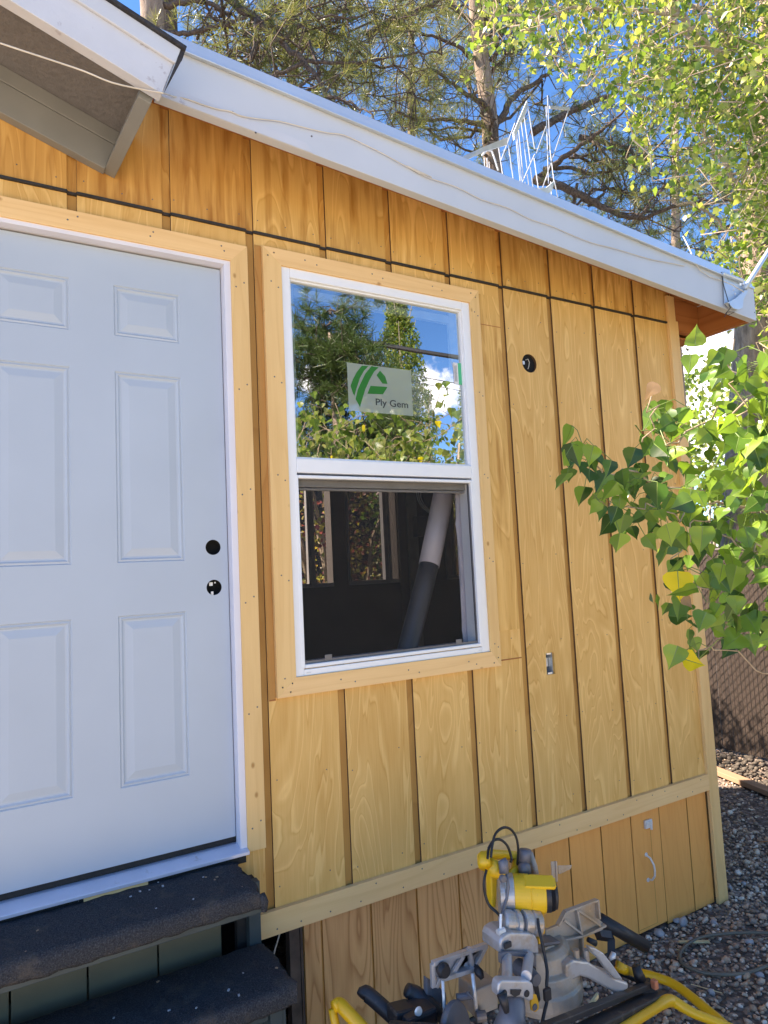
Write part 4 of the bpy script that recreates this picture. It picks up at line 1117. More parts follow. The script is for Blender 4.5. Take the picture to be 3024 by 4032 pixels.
tag(k.build('loose_board', wood('grey_brown_board', (.40, .25, .16), (.25, .15, .09), period=.5, horizontal=True, rings=5), bevel=.003), 'loose brown board lying on the gravel in front of the brown fence', 'board')

# ================================================================== FENCE (chain link with brown privacy slats)
FX = float(QZ(2920, 2978, GZ)[0])
FE = empty('privacy_fence', (FX, 2.0, GZ), 'brown chain link fence with privacy slats beyond the house corner', 'fence')
M['slat'] = plain('brown_pvc_slat', (.055, .040, .032), rough=.45, var=.10, scale=6)
M['chain'] = plain('dark_chain_link', (.05, .042, .036), rough=.5, metal=.4)
k = MB(); y_ = -1.6
while y_ < 6.0:
    k.box(FX-.002+rng.uniform(-.002, .002), FX+.004, y_, y_+.0335, GZ+.03, GZ+1.83); y_ += .0385
k.build('privacy_slats', M['slat'], FE)
k = MB(); hh_ = 1.80; y0_, y1_ = .2, 3.0
s_ = -hh_
for d_ in np.arange(y0_-hh_, y1_, .075):
    for sg in (1, -1):
        a = np.array([d_ if sg > 0 else d_+hh_, GZ+.02]); e = np.array([d_+hh_ if sg > 0 else d_, GZ+.02+hh_])
        # clip to y range
        t0_, t1_ = 0.0, 1.0
        dy_ = e[0]-a[0]
        ta_, tb_ = (y0_-a[0])/dy_, (y1_-a[0])/dy_
        t0_, t1_ = max(0, min(ta_, tb_)), min(1, max(ta_, tb_))
        if t1_-t0_ < .02: continue
        pa = a+(e-a)*t0_; pb = a+(e-a)*t1_
        k.tube([(FX-.007, pa[0], pa[1]), (FX-.007, pb[0], pb[1])], .0022, 4, cap=False)
k.build('chain_link', M['chain'], FE)
for yy in (-1.4, 1.0-.3, 3.4, 5.8):
    k = MB(); k.tube([(FX+.03, yy, GZ), (FX+.03, yy, GZ+1.9)], .03, 12); k.build('post', M['chain'], FE, smooth=False)
k = MB(); k.tube([(FX+.02, -1.6, GZ+1.84), (FX+.02, 6.0, GZ+1.84)], .02, 10); k.build('top_rail', M['chain'], FE)

# ================================================================== TV ANTENNA ON THE ROOF
AN = empty('tv_antenna', tuple(Q(2100, 800, 1.2)), 'silver aluminium rooftop antenna with folded reflector rods behind the roof edge', 'antenna')
za = lambda x, y, yy=1.2: Q(1700+x/2.37, 300+y/2.37, yy)
def flatbar(name, a, c, wd, th=.006):
    k = MB(); k.beam(a, c, th, wd); k.build(name, M['ant'], AN, bevel=.0008)
k = MB(); k.prism3([za(230, 775, 1.0), za(470, 665, 1.05), za(715, 565, 1.15), za(700, 640, 1.15), za(480, 705, 1.05), za(320, 785, 1.0)], (0, .01, 0)); k.build('side_plate', M['ant'], AN)
k = MB(); k.prism3([za(890, 225, 1.2), za(885, 330, 1.2), za(770, 590, 1.15), za(765, 520, 1.15)], (0, .012, 0)); k.build('side_plate', M['metal_trim'], AN)
for a, c in [((890, 235), (960, 680)), ((955, 765), (1005, 1120)), ((860, 360), (920, 800)), ((920, 850), (955, 1105)), ((835, 430), (890, 860)), ((890, 915), (912, 1060)),
             ((812, 505), (855, 960)), ((795, 540), (838, 975)), ((785, 560), (825, 985)), ((715, 640), (768, 1010)), ((625, 675), (668, 960)), ((775, 440), (640, 800)),
             ((960, 730), (840, 1000)), ((1080, 180), (1105, 690)), ((1105, 690), (1140, 980)), ((1068, 280), (1090, 1000)), ((1275, 320), (1150, 700)), ((1150, 700), (1035, 1040)),
             ((1065, 470), (975, 720)), ((1145, 980), (1190, 1200)), ((1110, 985), (1120, 1160)), ((870, 985), (880, 1070)), ((850, 1020), (858, 1070))]:
    yy = 1.2+random.uniform(-.08, .08)
    k = MB(); k.tube([za(*a, yy), za(*c, yy+random.uniform(-.04, .04))], .0042, 6); k.build('rod', M['ant'], AN)
k = MB(); k.tube([za(470, 740), za(520, 690), za(560, 700), za(590, 780), za(620, 880)], .007, 8); k.build('rod', M['ant'], AN, smooth=True)
for a in (490, 515, 535): 
    k = MB(); k.tube([za(a, 740+random.uniform(0, 60)), za(a+8, 925)], .004, 6); k.build('rod', M['ant'], AN)
k = MB(); k.beam(za(1100, 290), za(1285, 305), .01, .022); k.build('cross_arm', M['ant'], AN)
k = MB(); k.prism3([za(880, 1040, 1.15), za(1070, 1040, 1.15), za(1150, 970, 1.15), za(1130, 1060, 1.15), za(1080, 1110, 1.15), za(960, 1120, 1.15)], (0, .05, 0)); k.build('foot_bracket', M['metal_trim'], AN, bevel=.003)
k = MB(); k.tube([za(230, 785), za(330, 790), za(470, 840), za(600, 930), za(700, 985), za(830, 1030)], .003, 6); k.build('lead_cable', M['black_cord'], AN)
k = MB(); k.lathe(za(145, 745, .9), (1, 0, 0), [(-.02, .016), (0, .022), (.02, .016)], 10); 
o_ = tag(k.build('vent_cap', M['void']), 'small black round cap standing on the roof edge left of the antenna', 'vent cap')

# ================================================================== PIPE WRAP LEANING IN THE WINDOW
PW = empty('wrapped_pipe', (.79, .4, .5), 'white wrapped tube with black lower half leaning inside the open window', 'pipe')
a_, b_, c_ = Q(1100+1290/1.952, 1850+60/1.952, .34), Q(1100+1150/1.952, 1850+735/1.952, .26), Q(1100+985/1.952, 1850+1380/1.952, .17)
k = MB(); k.tube([a_+(a_-b_)*.3, a_, (a_+b_)/2, b_], [.051, .051, .050, .049], 28); k.build('white_sleeve', M['plastic_sheet'], PW, smooth=True)
k = MB(); k.tube([b_+(a_-b_)*.02, b_+(c_-b_)*.3, c_, c_+(c_-b_)*.5], [.046, .045, .044, .043], 28); k.build('black_tube', M['pipe_black'], PW, smooth=True)

# ================================================================== TREES
def unit(v): return v/(np.linalg.norm(v, axis=-1, keepdims=True)+1e-12)
def tufts(P_, Dr, nn, ln, wd):
    """bunches of needles: P_ (n,3) twig tips, Dr (n,3) twig directions"""
    nr = len(P_)
    Dr = unit(Dr)
    a = unit(np.cross(Dr, rng.normal(size=(nr, 3)))); b_ = np.cross(Dr, a)
    ph = rng.uniform(0, 2*math.pi, (nr, nn)); th = rng.uniform(.25, 1.25, (nr, nn)); L_ = ln*rng.uniform(.65, 1.15, (nr, nn))
    d = Dr[:, None]*np.cos(th)[..., None]+(a[:, None]*np.cos(ph)[..., None]+b_[:, None]*np.sin(ph)[..., None])*np.sin(th)[..., None]
    d[..., 2] -= .12
    base = P_[:, None]-Dr[:, None]*(rng.uniform(0, .9, (nr, nn))*ln*.6)[..., None]
    side = unit(np.cross(d, rng.normal(size=(nr, nn, 3))))*wd/2
    tip = base+d*L_[..., None]
    V = np.stack([base-side, base+side, tip+side*.6, tip-side*.6], 2).reshape(-1, 3)
    F = np.arange(len(V)).reshape(-1, 4)
    return V, F
def leaves(P_, size, up=None, droop=.5, mat=0):
    """leaf blades, each a folded kite of two quads"""
    nr = len(P_)
    t_ = rng.normal(size=(nr, 3)); t_[:, 2] = -abs(t_[:, 2])*.6-droop; t_ = unit(t_)
    sd_ = unit(np.cross(t_, rng.normal(size=(nr, 3)))); nm = np.cross(t_, sd_)
    sz = (size*rng.uniform(.65, 1.2, nr))[:, None]
    fold = rng.uniform(.05, .22, nr)[:, None]
    p0 = P_; p1 = P_+t_*sz*.42; p2 = P_+t_*sz
    lft = P_+t_*sz*.36+sd_*sz*.46+nm*sz*fold; rgt = P_+t_*sz*.36-sd_*sz*.46+nm*sz*fold
    V = np.stack([p0, lft, p2, rgt, p1], 1).reshape(-1, 3)
    b_ = 5*np.arange(nr)[:, None]
    F = np.concatenate([b_+np.array([[0, 1, 2, 4]]), b_+np.array([[0, 4, 2, 3]])], 1).reshape(-1, 4)
    return V, F
def curve_pts(p, q, n_, sag=0.0, wig=.04):
    p = np.array(p, float); q = np.array(q, float); ln = np.linalg.norm(q-p); o_ = []
    off_ = np.zeros(3)
    for i in range(n_+1):
        t_ = i/n_
        if 0 < i: off_ = off_*.7+rng.normal(0, wig*ln/n_*1.2, 3)
        o_.append(p+(q-p)*t_+off_*(1 if i < n_ else 1)+np.array([0, 0, sag*ln*(t_*t_-t_)]))
    return o_
def polybranch(mb, px, w0, w1, dep0, dep1, n=7):
    pts = []; m_ = len(px)
    for i, (a, c) in enumerate(px):
        pts.append(QD(a, c, dep0+(dep1-dep0)*i/(m_-1)))
    # refine
    ref = []
    for i in range(m_-1):
        for q in range(4): ref.append(pts[i]+(pts[i+1]-pts[i])*q/4+rng.normal(0, .012, 3)*(q > 0))
    ref.append(pts[-1])
    k_ = len(ref); rad = [(w0+(w1-w0)*i/(k_-1))/2*dep0/FPX for i in range(k_)]
    mb.tube(ref, rad, n, cap=True)
    return ref
def pine(label, cat_group, base, trunk_px, trunk_w, mains, extra, dep, ntw=12, tuft_n=18, nl=.16, nw=.0045, mat='needle', twl=(.35, .95), per=4):
    T = empty('pine_tree', base, label, 'pine tree', cat_group)
    tb = MB()
    if trunk_px is not None:
        pts = [QD(a, c, dep) for a, c in trunk_px]
        pts = [np.array([pts[0][0]-.05, pts[0][1], GZ])]+pts
        rads = [trunk_w[0]*1.25]+list(np.linspace(trunk_w[0], trunk_w[1], len(pts)-1))
        tb.tube(pts, rads, 16)
        tb.build('trunk', M['pine_bark'], T, smooth=True)
    br = MB(); TP = []; TD = []
    alls = []
    for px, w0, w1, d0, d1 in mains: alls.append(polybranch(br, px, w0, w1, d0, d1))
    for (p, q, w0) in extra:
        pts = curve_pts(p, q, 8, sag=.10, wig=.5)
        br.tube(pts, list(np.linspace(w0, w0*.25, len(pts))), 6); alls.append(pts)
    for pts in alls:
        ln = sum(np.linalg.norm(pts[i+1]-pts[i]) for i in range(len(pts)-1))
        for q in range(int(max(3, ntw*ln/2.0))):
            i = int(len(pts)*(rng.uniform(.12, 1.0)**.8)); i = min(max(i, 1), len(pts)-1)
            t_ = unit(pts[i]-pts[i-1]); d = unit(t_*.6+rng.normal(0, .75, 3)+np.array([0, 0, .12]))
            e = pts[i]+d*rng.uniform(*twl)
            tw = curve_pts(pts[i], e, 4, sag=.15, wig=.6)
            br.tube(tw, [.009, .008, .006, .005, .004], 4, cap=False)
            for c_ in range(per):
                j = rng.integers(2, 5); f_ = unit(tw[j]-tw[j-1]+rng.normal(0, .35, 3))
                st_ = tw[j]+f_*rng.uniform(.02, .14)
                br.tube([tw[j], st_], [.004, .003], 3, cap=False)
                TP.append(st_); TD.append(f_+np.array([0, 0, .25]))
    br.build('branches', M['pine_branch'], T, smooth=True)
    V, F = tufts(np.array(TP), np.array(TD), tuft_n, nl, nw)
    link('needles', np_mesh('needles', V, F, M[mat]), T)
    return T
# --- pine behind the roof, middle
mA = [([(1945, 620), (1950, 520), (1935, 445), (1890, 398), (1820, 360), (1750, 300), (1690, 270)], 30, 9, 10, 9.4),
      ([(1950, 500), (1995, 420), (2050, 355), (2110, 325), (2165, 285), (2200, 200)], 30, 8, 10, 10.3),
      ([(1935, 500), (1850, 482), (1760, 470), (1650, 475), (1560, 440)], 22, 6, 10, 9.2),
      ([(2120, 700), (2180, 650), (2250, 600), (2330, 545), (2400, 490), (2460, 430)], 28, 7, 9.5, 9),
      ([(2100, 705), (2190, 730), (2290, 768), (2360, 810), (2440, 848), (2520, 858), (2620, 825), (2700, 800), (2790, 790)], 34, 8, 9.5, 9),
      ([(2140, 665), (2250, 660), (2330, 685), (2420, 670), (2510, 650)], 18, 5, 9.5, 9.8),
      ([(2100, 520), (2180, 475), (2280, 425), (2350, 395), (2420, 372)], 34, 16, 10, 10.5),
      ([(2280, 540), (2380, 560), (2440, 575), (2490, 600), (2535, 635)], 24, 9, 10, 9.6),
      ([(2510, 860), (2560, 790), (2610, 740), (2640, 660)], 14, 5, 9, 9),
      ([(1960, 640), (1900, 600), (1830, 590), (1760, 540)], 14, 5, 10, 9.6),
      ([(1905, 380), (1925, 300), (1980, 230), (2060, 180)], 20, 7, 10, 10.5),
      ([(1890, 250), (1800, 180), (1700, 140), (1600, 120)], 18, 6, 10, 9.5),
      ([(1870, 100), (1780, 30), (1700, -40)], 20, 7, 10, 9.8)]
ex = []
for q in range(16):
    a = rng.uniform(1500, 2300); c = rng.uniform(-150, 560)
    d0 = rng.uniform(9, 12); p = QD(1900+rng.uniform(-30, 30), c+60, 10); e = QD(a, c, d0)
    ex.append((p, e, .03))
for q in range(8):
    p = QD(2250+rng.uniform(-60, 200), 600+rng.uniform(-60, 220), 9.6); e = QD(rng.uniform(2300, 2950), rng.uniform(560, 960), rng.uniform(9, 11)); ex.append((p, e, .022))
pine('sunlit pine whose pale trunk rises behind the rooftop antenna', 'tall pines behind the house', tuple([QD(1960, 1500, 10)[0], QD(1960, 1500, 10)[1], GZ]),
     [(1990, 1500), (1965, 800), (1935, 610), (1925, 450), (1895, 230), (1875, 50), (1860, -300), (1850, -700)], (.145, .09), mA, ex, 10, ntw=11, per=4)
# --- left pine
mB = [([(880, -30), (930, 20), (1006, 72), (1100, 159), (1194, 239), (1260, 325), (1303, 412), (1330, 470)], 34, 9, 8, 7.4),
      ([(1194, 239), (1296, 248), (1390, 246), (1476, 239), (1570, 220), (1650, 205), (1740, 215)], 15, 6, 7.7, 7.5),
      ([(610, 150), (660, 138), (720, 130), (790, 123), (850, 105), (905, 87), (970, 70)], 20, 12, 8, 7.8),
      ([(880, 330), (960, 318), (1042, 311), (1115, 288), (1194, 243)], 9, 16, 7.6, 7.6),
      ([(1450, 135), (1520, 90), (1600, 60), (1700, 20), (1800, -30)], 30, 12, 9, 9),
      ([(1100, 159), (1180, 100), (1270, 70), (1400, 65)], 15, 6, 7.7, 7.9),
      ([(1006, 72), (1000, 160), (985, 260), (960, 330)], 12, 5, 7.7, 7.3),
      ([(1240, 290), (1180, 340), (1110, 360), (1050, 400)], 12, 5, 7.6, 7.2),
      ([(640, 20), (760, 0), (860, 30), (930, 70)], 26, 10, 8, 8),
      ([(1290, 380), (1380, 400), (1450, 440), (1500, 500)], 12, 5, 7.5, 7.2)]
ex = []
for q in range(22):
    a = rng.uniform(800, 1750); c = rng.uniform(-160, 430)
    p = QD(rng.uniform(750, 1400), rng.uniform(-100, 300), rng.uniform(7.6, 9)); e = QD(a, min(c, 200+(a-700)*.33), rng.uniform(8, 11)); ex.append((p, e, .02))
pine('thick pine at the left whose dark boughs cross the top of the photo', 'tall pines behind the house', tuple([QD(600, 1200, 8)[0], QD(600, 1200, 8)[1], GZ]),
     [(640, 1200), (620, 400), (605, 120), (598, 0), (590, -300), (580, -700)], (.155, .13), mB, ex, 8, ntw=9, per=4)
# a second dark stem close to it
k = MB(); pp = [QD(a, c, 9.5) for a, c in [(690, 1200), (672, 400), (668, 120), (664, 0), (650, -500)]]; pp = [np.array([pp[0][0], pp[0][1], GZ])]+pp
k.tube(pp, [.14, .13, .12, .115, .11, .09], 12)
T2 = empty('pine_tree', tuple(pp[0]), 'darker slim pine stem just right of the thick left pine', 'pine tree', 'tall pines behind the house')
k.build('trunk', M['pine_branch'], T2, smooth=True)
# --- far filler pines behind: soft yellow-green masses
for (px, py0, py1, dep, wpx, lab) in [(1150, -250, 420, 16, 420, 'hazy yellow green pine crown seen through the left boughs'), (1620, -200, 520, 18, 340, 'hazy pine crown between the left pine and the antenna'),
                                     (2660, 600, 1150, 15, 330, 'dark green pine low in the gap over the right roof end')]:
    ex = []; pp = QD(px, py1, dep)
    for q in range(20):
        c = rng.uniform(py0, py1); p = QD(px, c, dep); e = QD(px+rng.uniform(-wpx, wpx), c+rng.uniform(-80, 80), dep+rng.uniform(-2, 2)); ex.append((p, e, .02))
    pine(lab, 'tall pines behind the house', (pp[0], pp[1], GZ), [(px, py1+200), (px, py0-200)], (.12, .06), [], ex, dep, ntw=8, per=4, tuft_n=16, nl=.24, nw=.009, mat='needle' if px < 2000 else 'needle_dark', twl=(.5, 1.4))
# --- big pine trunk at the right edge
T3 = empty('pine_tree', (QD(2990, 1500, 7)[0], QD(2990, 1500, 7)[1], GZ), 'broad pale barked pine trunk at the right edge behind the mast', 'pine tree', 'tall pines behind the house')
k = MB(); pp = [QD(a, c, 7) for a, c in [(2925, 2100), (2945, 1700), (2968, 1300), (2990, 1000), (3005, 800), (3020, 500), (3040, 200), (3050, -200)]]
pp = [np.array([pp[0][0], pp[0][1], GZ])]+pp
k.tube(pp, [.26, .225, .20, .185, .175, .165, .15, .14, .12], 18); k.build('trunk', M['pine_bark'], T3, smooth=True)
k = MB(); polybranch(k, [(3000, 900), (2900, 880), (2830, 920), (2740, 960)], 18, 6, 7, 6.6); polybranch(k, [(2980, 1150), (2900, 1090), (2820, 1060)], 12, 4, 7, 6.6); polybranch(k, [(2990, 860), (2930, 800), (2850, 790)], 14, 4, 7, 6.6)
k.build('branches', M['pine_branch'], T3, smooth=True)

# --- cottonwood spreading over the upper right
CW = empty('cottonwood_tree', (QD(3350, 2000, 5.6)[0], QD(3350, 2000, 5.6)[1], GZ), 'leafy cottonwood spreading bright green leaves over the upper right corner', 'cottonwood tree')
k = MB(); pp = [QD(a, c, 5.6) for a, c in [(3350, 2000), (3330, 1400), (3250, 900), (3120, 520), (3010, 340)]]
pp = [np.array([pp[0][0], pp[0][1], GZ])]+pp
k.tube(pp, [.17, .15, .13, .10, .07, .045], 14); k.build('trunk', M['poplar_bark'], CW, smooth=True)
k = MB(); CB = []
for px, w0, w1, d0, d1 in [([(3010, 335), (2930, 290), (2858, 235), (2779, 175), (2710, 100), (2658, 35), (2600, -60)], 40, 20, 5.6, 5.2),
                           ([(3012, 335), (2995, 290), (2969, 242), (2920, 195), (2865, 149), (2815, 85), (2761, 35), (2692, 0), (2600, -50)], 24, 16, 5.6, 5.8),
                           ([(3060, 900), (3000, 720), (2960, 570), (2925, 450), (2885, 330), (2860, 265)], 44, 18, 6.1, 6.2),
                           ([(2790, 180), (2700, 130), (2640, 60), (2600, 0)], 22, 10, 5.4, 5.6),
                           ([(3024, 820), (2880, 700), (2800, 560), (2740, 460), (2690, 400), (2560, 390)], 16, 6, 5.6, 5.2),
                           ([(2600, 150), (2520, 120), (2510, 160), (2540, 215), (2600, 255)], 10, 9, 5.2, 5.2),
                           ([(3024, 1000), (2900, 940), (2800, 850), (2700, 800), (2600, 790)], 14, 5, 5.6, 5.2),
                           ([(2700, 60), (2500, 40), (2300, 30), (2100, 70), (1900, 40)], 16, 5, 5.2, 4.8),
                           ([(2560, 390), (2400, 330), (2250, 250), (2100, 200)], 10, 4, 5.2, 4.9)]:
    CB.append(polybranch(k, px, w0, w1, d0, d1))
k.build('branches', M['poplar_bark'], CW, smooth=True)
def inpoly(x, y, poly):
    c = False; n_ = len(poly)
    for i in range(n_):
        x1, y1 = poly[i]; x2, y2 = poly[(i+1) % n_]
        if (y1 > y) != (y2 > y) and x < (x2-x1)*(y-y1)/(y2-y1)+x1: c = not c
    return c
REG = [(1780, -300), (1850, 60), (1990, 190), (2120, 250), (2230, 280), (2300, 230), (2380, 250), (2440, 330), (2440, 440), (2510, 480), (2560, 470), (2600, 520), (2640, 620), (2700, 640), (2760, 700), (2820, 850), (2900, 960), (2960, 1080), (2990, 1300), (3700, 1300), (3700, -300)]
k = MB(); LP_ = []
nc = 0
while nc < 600:
    a, c = rng.uniform(1780, 3500), rng.uniform(-280, 1250)
    if not inpoly(a, c, REG): continue
    if a < 2450 and rng.random() < .25: continue
    nc += 1
    dep = rng.uniform(4.3, 6.8); p = QD(a, c, dep)
    d = unit(np.array([-.5, -.25, -.15])+rng.normal(0, .55, 3)); ln = rng.uniform(.25, .6)
    tw = curve_pts(p-d*ln*.7, p+d*ln*.3, 5, sag=.2, wig=.9)
    k.tube(tw, [.0058, .005, .0045, .004, .003, .002], 4, cap=False)
    for q in range(rng.integers(18, 34)):
        j = rng.integers(1, 6); LP_.append(tw[j]+rng.normal(0, .048, 3))
k.build('twigs', M['twig'], CW, smooth=True)
V, F = leaves(np.array(LP_), .057)
link('leaves', np_mesh('leaves', V, F, M['leaf_far']), CW)

# --- near branch with big leaves at the right
SB = empty('poplar_sapling', (1.9, -1.9, GZ), 'young poplar reaching big heart shaped leaves in front of the wall from the right', 'poplar')
z4 = lambda x, y: (1900+x/1.3016, 1100+y/1.3016)
NREG = [z4(*p) for p in [(425, 775), (520, 775), (575, 905), (640, 930), (700, 900), (760, 860), (840, 780), (860, 640), (1010, 640), (1100, 560), (1180, 380), (1240, 350), (1463, 300), (1900, 250), (1900, 1900), (1463, 1880), (1330, 1890), (1230, 1900), (1160, 1930), (1060, 1960), (980, 1890), (1060, 1800), (950, 1700), (860, 1640), (990, 1500), (880, 1400), (810, 1290), (700, 1370), (580, 1290), (570, 1160), (450, 1130), (400, 1020), (390, 900)]]
def big_leaf(mb, base, tipdir, nrm, size, mat, curl=.12, vein=True):
    t_ = unit(np.array(tipdir, float)); s_ = unit(np.cross(nrm, t_)); n_ = np.cross(t_, s_)
    fold = random.uniform(.02, .22); cu = random.uniform(-curl, curl*2.2); wv = random.uniform(-.16, .16); wf_ = random.uniform(.80, 1.08); sk = random.uniform(-.10, .10); sh_ = random.uniform(.0, .07); tw_ = random.uniform(-.25, .25)
    mid_ = [(0, 0.0), (0, .10), (0, .22), (0, .36), (0, .50), (0, .64), (0, .78), (0, .90), (0, 1.0)]
    def pt(a, bq): return base+size*(s_*(a*wf_+sk*bq*bq)+t_*bq+n_*(abs(a)*fold+cu*bq*bq+tw_*a*bq+wv*math.sin(bq*9+a*6)*abs(a)))
    lf = [(.10, .0+sh_*.3), (.32, -.01+sh_), (.455, .10+sh_), (.48, .22+sh_), (.41, .39+sh_), (.28, .56), (.145, .73), (.045, .88)]
    for sg in (1, -1):
        vs = [pt(*m_) for m_ in mid_]+[pt(sg*a*(1+random.uniform(-.05, .05)), bq) for a, bq in lf]
        fs = [(i, i+1, 9+i+1, 9+i) for i in range(7)]+[(7, 8, 16)]
        if sg < 0: fs = [tuple(reversed(f_)) for f_ in fs]
        mb.add(vs, fs, mat)
    if vein and size > .045:
        for e in (.0006, -.0006):
            vs = []
            for bq in (0, .25, .5, .75, .95):
                wd_ = .0011*(1-bq*.8); c_ = pt(0, bq)+n_*e; vs += [c_-s_*wd_, c_+s_*wd_]
            mb.add(vs, [(2*i, 2*i+1, 2*i+3, 2*i+2) for i in range(4)], 4)
lf = MB(); pe = MB(); stm = MB()
stems_px = [([(3300, 1900), (3024, 2010), (2870, 1990), (2700, 1930), (2560, 1900), (2440, 1870), (2330, 1840), (2290, 1760)], 12, 1.95, 1.55),
            ([(3300, 1500), (3000, 1600), (2850, 1620), (2700, 1700), (2560, 1770), (2560, 1640), (2565, 1560)], 10, 1.9, 1.5),
            ([(3300, 2500), (3024, 2540), (2900, 2500), (2780, 2400), (2700, 2300), (2640, 2260)], 10, 1.9, 1.6),
            ([(3300, 2100), (3024, 2170), (2880, 2120), (2740, 2050), (2600, 2010), (2450, 2000), (2330, 1980)], 9, 1.85, 1.55),
            ([(3200, 2700), (3000, 2650), (2860, 2560), (2750, 2560), (2690, 2620)], 7, 1.75, 1.6),
            ([(2900, 1640), (2890, 1500), (2880, 1400), (2870, 1330)], 7, 1.7, 1.65),
            ([(3100, 1500), (3020, 1420), (2990, 1350)], 7, 1.8, 1.8),
            ([(2740, 2040), (2680, 2150), (2640, 2200)], 6, 1.7, 1.65)]
SP = []
for px, w0, d0, d1 in stems_px:
    ref = polybranch(stm, px, w0, 4, d0, d1, 6); SP += ref
SP = np.array(SP)
cnt = 0; placed = []
tries = 0
while cnt < 520 and tries < 40000:
    tries += 1
    a, c = rng.uniform(2170, 3340), rng.uniform(1320, 2620)
    if not inpoly(a, c, NREG) or (a > 2640 and c < 1400): continue
    dn = 44 if a < 2500 else 33
    dep = rng.uniform(1.48, 1.72) if a < 2450 else rng.uniform(1.45, 2.1)
    if any(abs(a-x)+abs(c-y) < dn and abs(dep-dd) < .18 for x, y, dd in placed): continue
    placed.append((a, c, dep)); cnt += 1
    tipd = unit(0.9*(-U_)+R_*rng.normal(-.15, .55)+fw_*rng.normal(0, .45)+U_*rng.normal(0, .25))
    view = unit(ray(a, c))
    nrm = unit(-view*rng.uniform(.5, 1.0)+rng.normal(0, .55, 3)+np.array([0, 0, .35]))
    size = rng.uniform(.036, .068)
    ctr = QD(a, c, dep); base = ctr-tipd*size*.45
    big_leaf(lf, base, tipd, nrm, size, 3 if rng.random() < np.interp(a, [2350, 2800], [.05, .8])*np.interp(c, [1900, 2500], [1, .35]) else 0)  # sunlit leaf colour grows more likely towards the upper right
    j = np.argmin(np.linalg.norm(SP-base, axis=1)+.25*abs(SP[:, 2]-base[2]-.03)); q = SP[j]
    if np.linalg.norm(q-base) < .13:
        mid_ = (q+base)/2+np.array([0, 0, .018]); pe.tube([q, mid_, base], [.0012, .001, .0009], 4, cap=False)
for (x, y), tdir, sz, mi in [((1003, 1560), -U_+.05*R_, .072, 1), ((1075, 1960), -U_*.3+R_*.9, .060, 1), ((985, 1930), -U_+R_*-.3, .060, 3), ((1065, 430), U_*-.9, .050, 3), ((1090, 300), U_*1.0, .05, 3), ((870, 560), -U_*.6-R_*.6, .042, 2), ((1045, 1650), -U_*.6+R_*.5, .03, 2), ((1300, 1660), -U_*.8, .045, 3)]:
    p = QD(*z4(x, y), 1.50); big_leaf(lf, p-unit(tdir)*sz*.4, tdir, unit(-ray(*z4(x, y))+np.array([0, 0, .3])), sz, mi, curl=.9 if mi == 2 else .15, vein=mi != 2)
lf.build('leaves', [M['leaf'], M['leaf_yellow'], M['leaf_dry'], M['leaf_sunlit'], M['petiole']], SB, smooth=True)
# rest of the sapling further right (seen mirrored in the upper pane)
tk = MB(); base_ = np.array([2.35, -2.15, GZ])
tk.tube([base_, base_+[.02, .05, .8], base_+[-.05, .1, 1.6], base_+[-.02, .2, 2.3], base_+[.05, .2, 2.8]], [.035, .03, .025, .016, .008], 10); 
for q in SP[[0]]: pass
for px, w0, d0, d1 in stems_px[:5]:
    s0_ = QD(px[0][0], px[0][1], d0); j_ = base_+[-.02, .1, .9+rng.uniform(0, .5)]
    tk.tube([s0_, (s0_+j_)/2+[0, 0, .08], j_], [.004, .008, .012], 6)
tk.build('trunk', M['twig'], SB, smooth=True)
rest = []
while len(rest) < 2100:
    az_, r0 = math.radians(rng.uniform(19, 46)), rng.uniform(4.0, 6.4)
    c0 = np.array([CAM[0]+r0*math.sin(az_), -CAM[1]-r0*math.cos(az_), CAM[2]+r0*rng.uniform(.06, .235)])
    if math.degrees(math.atan2(c0[0]-CAM[0], c0[1]-CAM[1])) < 68: continue
    d = unit(rng.normal(0, 1, 3)); tw = curve_pts(c0-d*.18, c0+d*.18, 4, wig=.6)
    stm.tube(tw, .0028, 4, cap=False)
    for j in range(12): rest.append(tw[rng.integers(0, 5)]+rng.normal(0, .06, 3))
stm.build('stems', M['twig'], SB, smooth=True)
pe.build('leaf_stalks', M['petiole'], SB)
lf2 = MB()
for p in rest:
    big_leaf(lf2, p, unit(np.array([0, 0, -1.0])+rng.normal(0, .5, 3)), unit(rng.normal(0, 1, 3)+np.array([-.4, .5, .5])), rng.uniform(.05, .080), 1 if random.random() < .02 else 0, vein=False)
lf2.build('leaves', [M['leaf_far'], M['leaf_yellow']], SB)

# ================================================================== ACROSS THE YARD (seen mirrored in the window, and through it)
def mdir(az, el, dist):
    a, e = math.radians(az), math.radians(el)
    return np.array([-.839+(dist+2.9)*math.sin(a), 2.348-(dist+2.9)*math.cos(a), .897+(dist+2.9)*math.tan(e)])
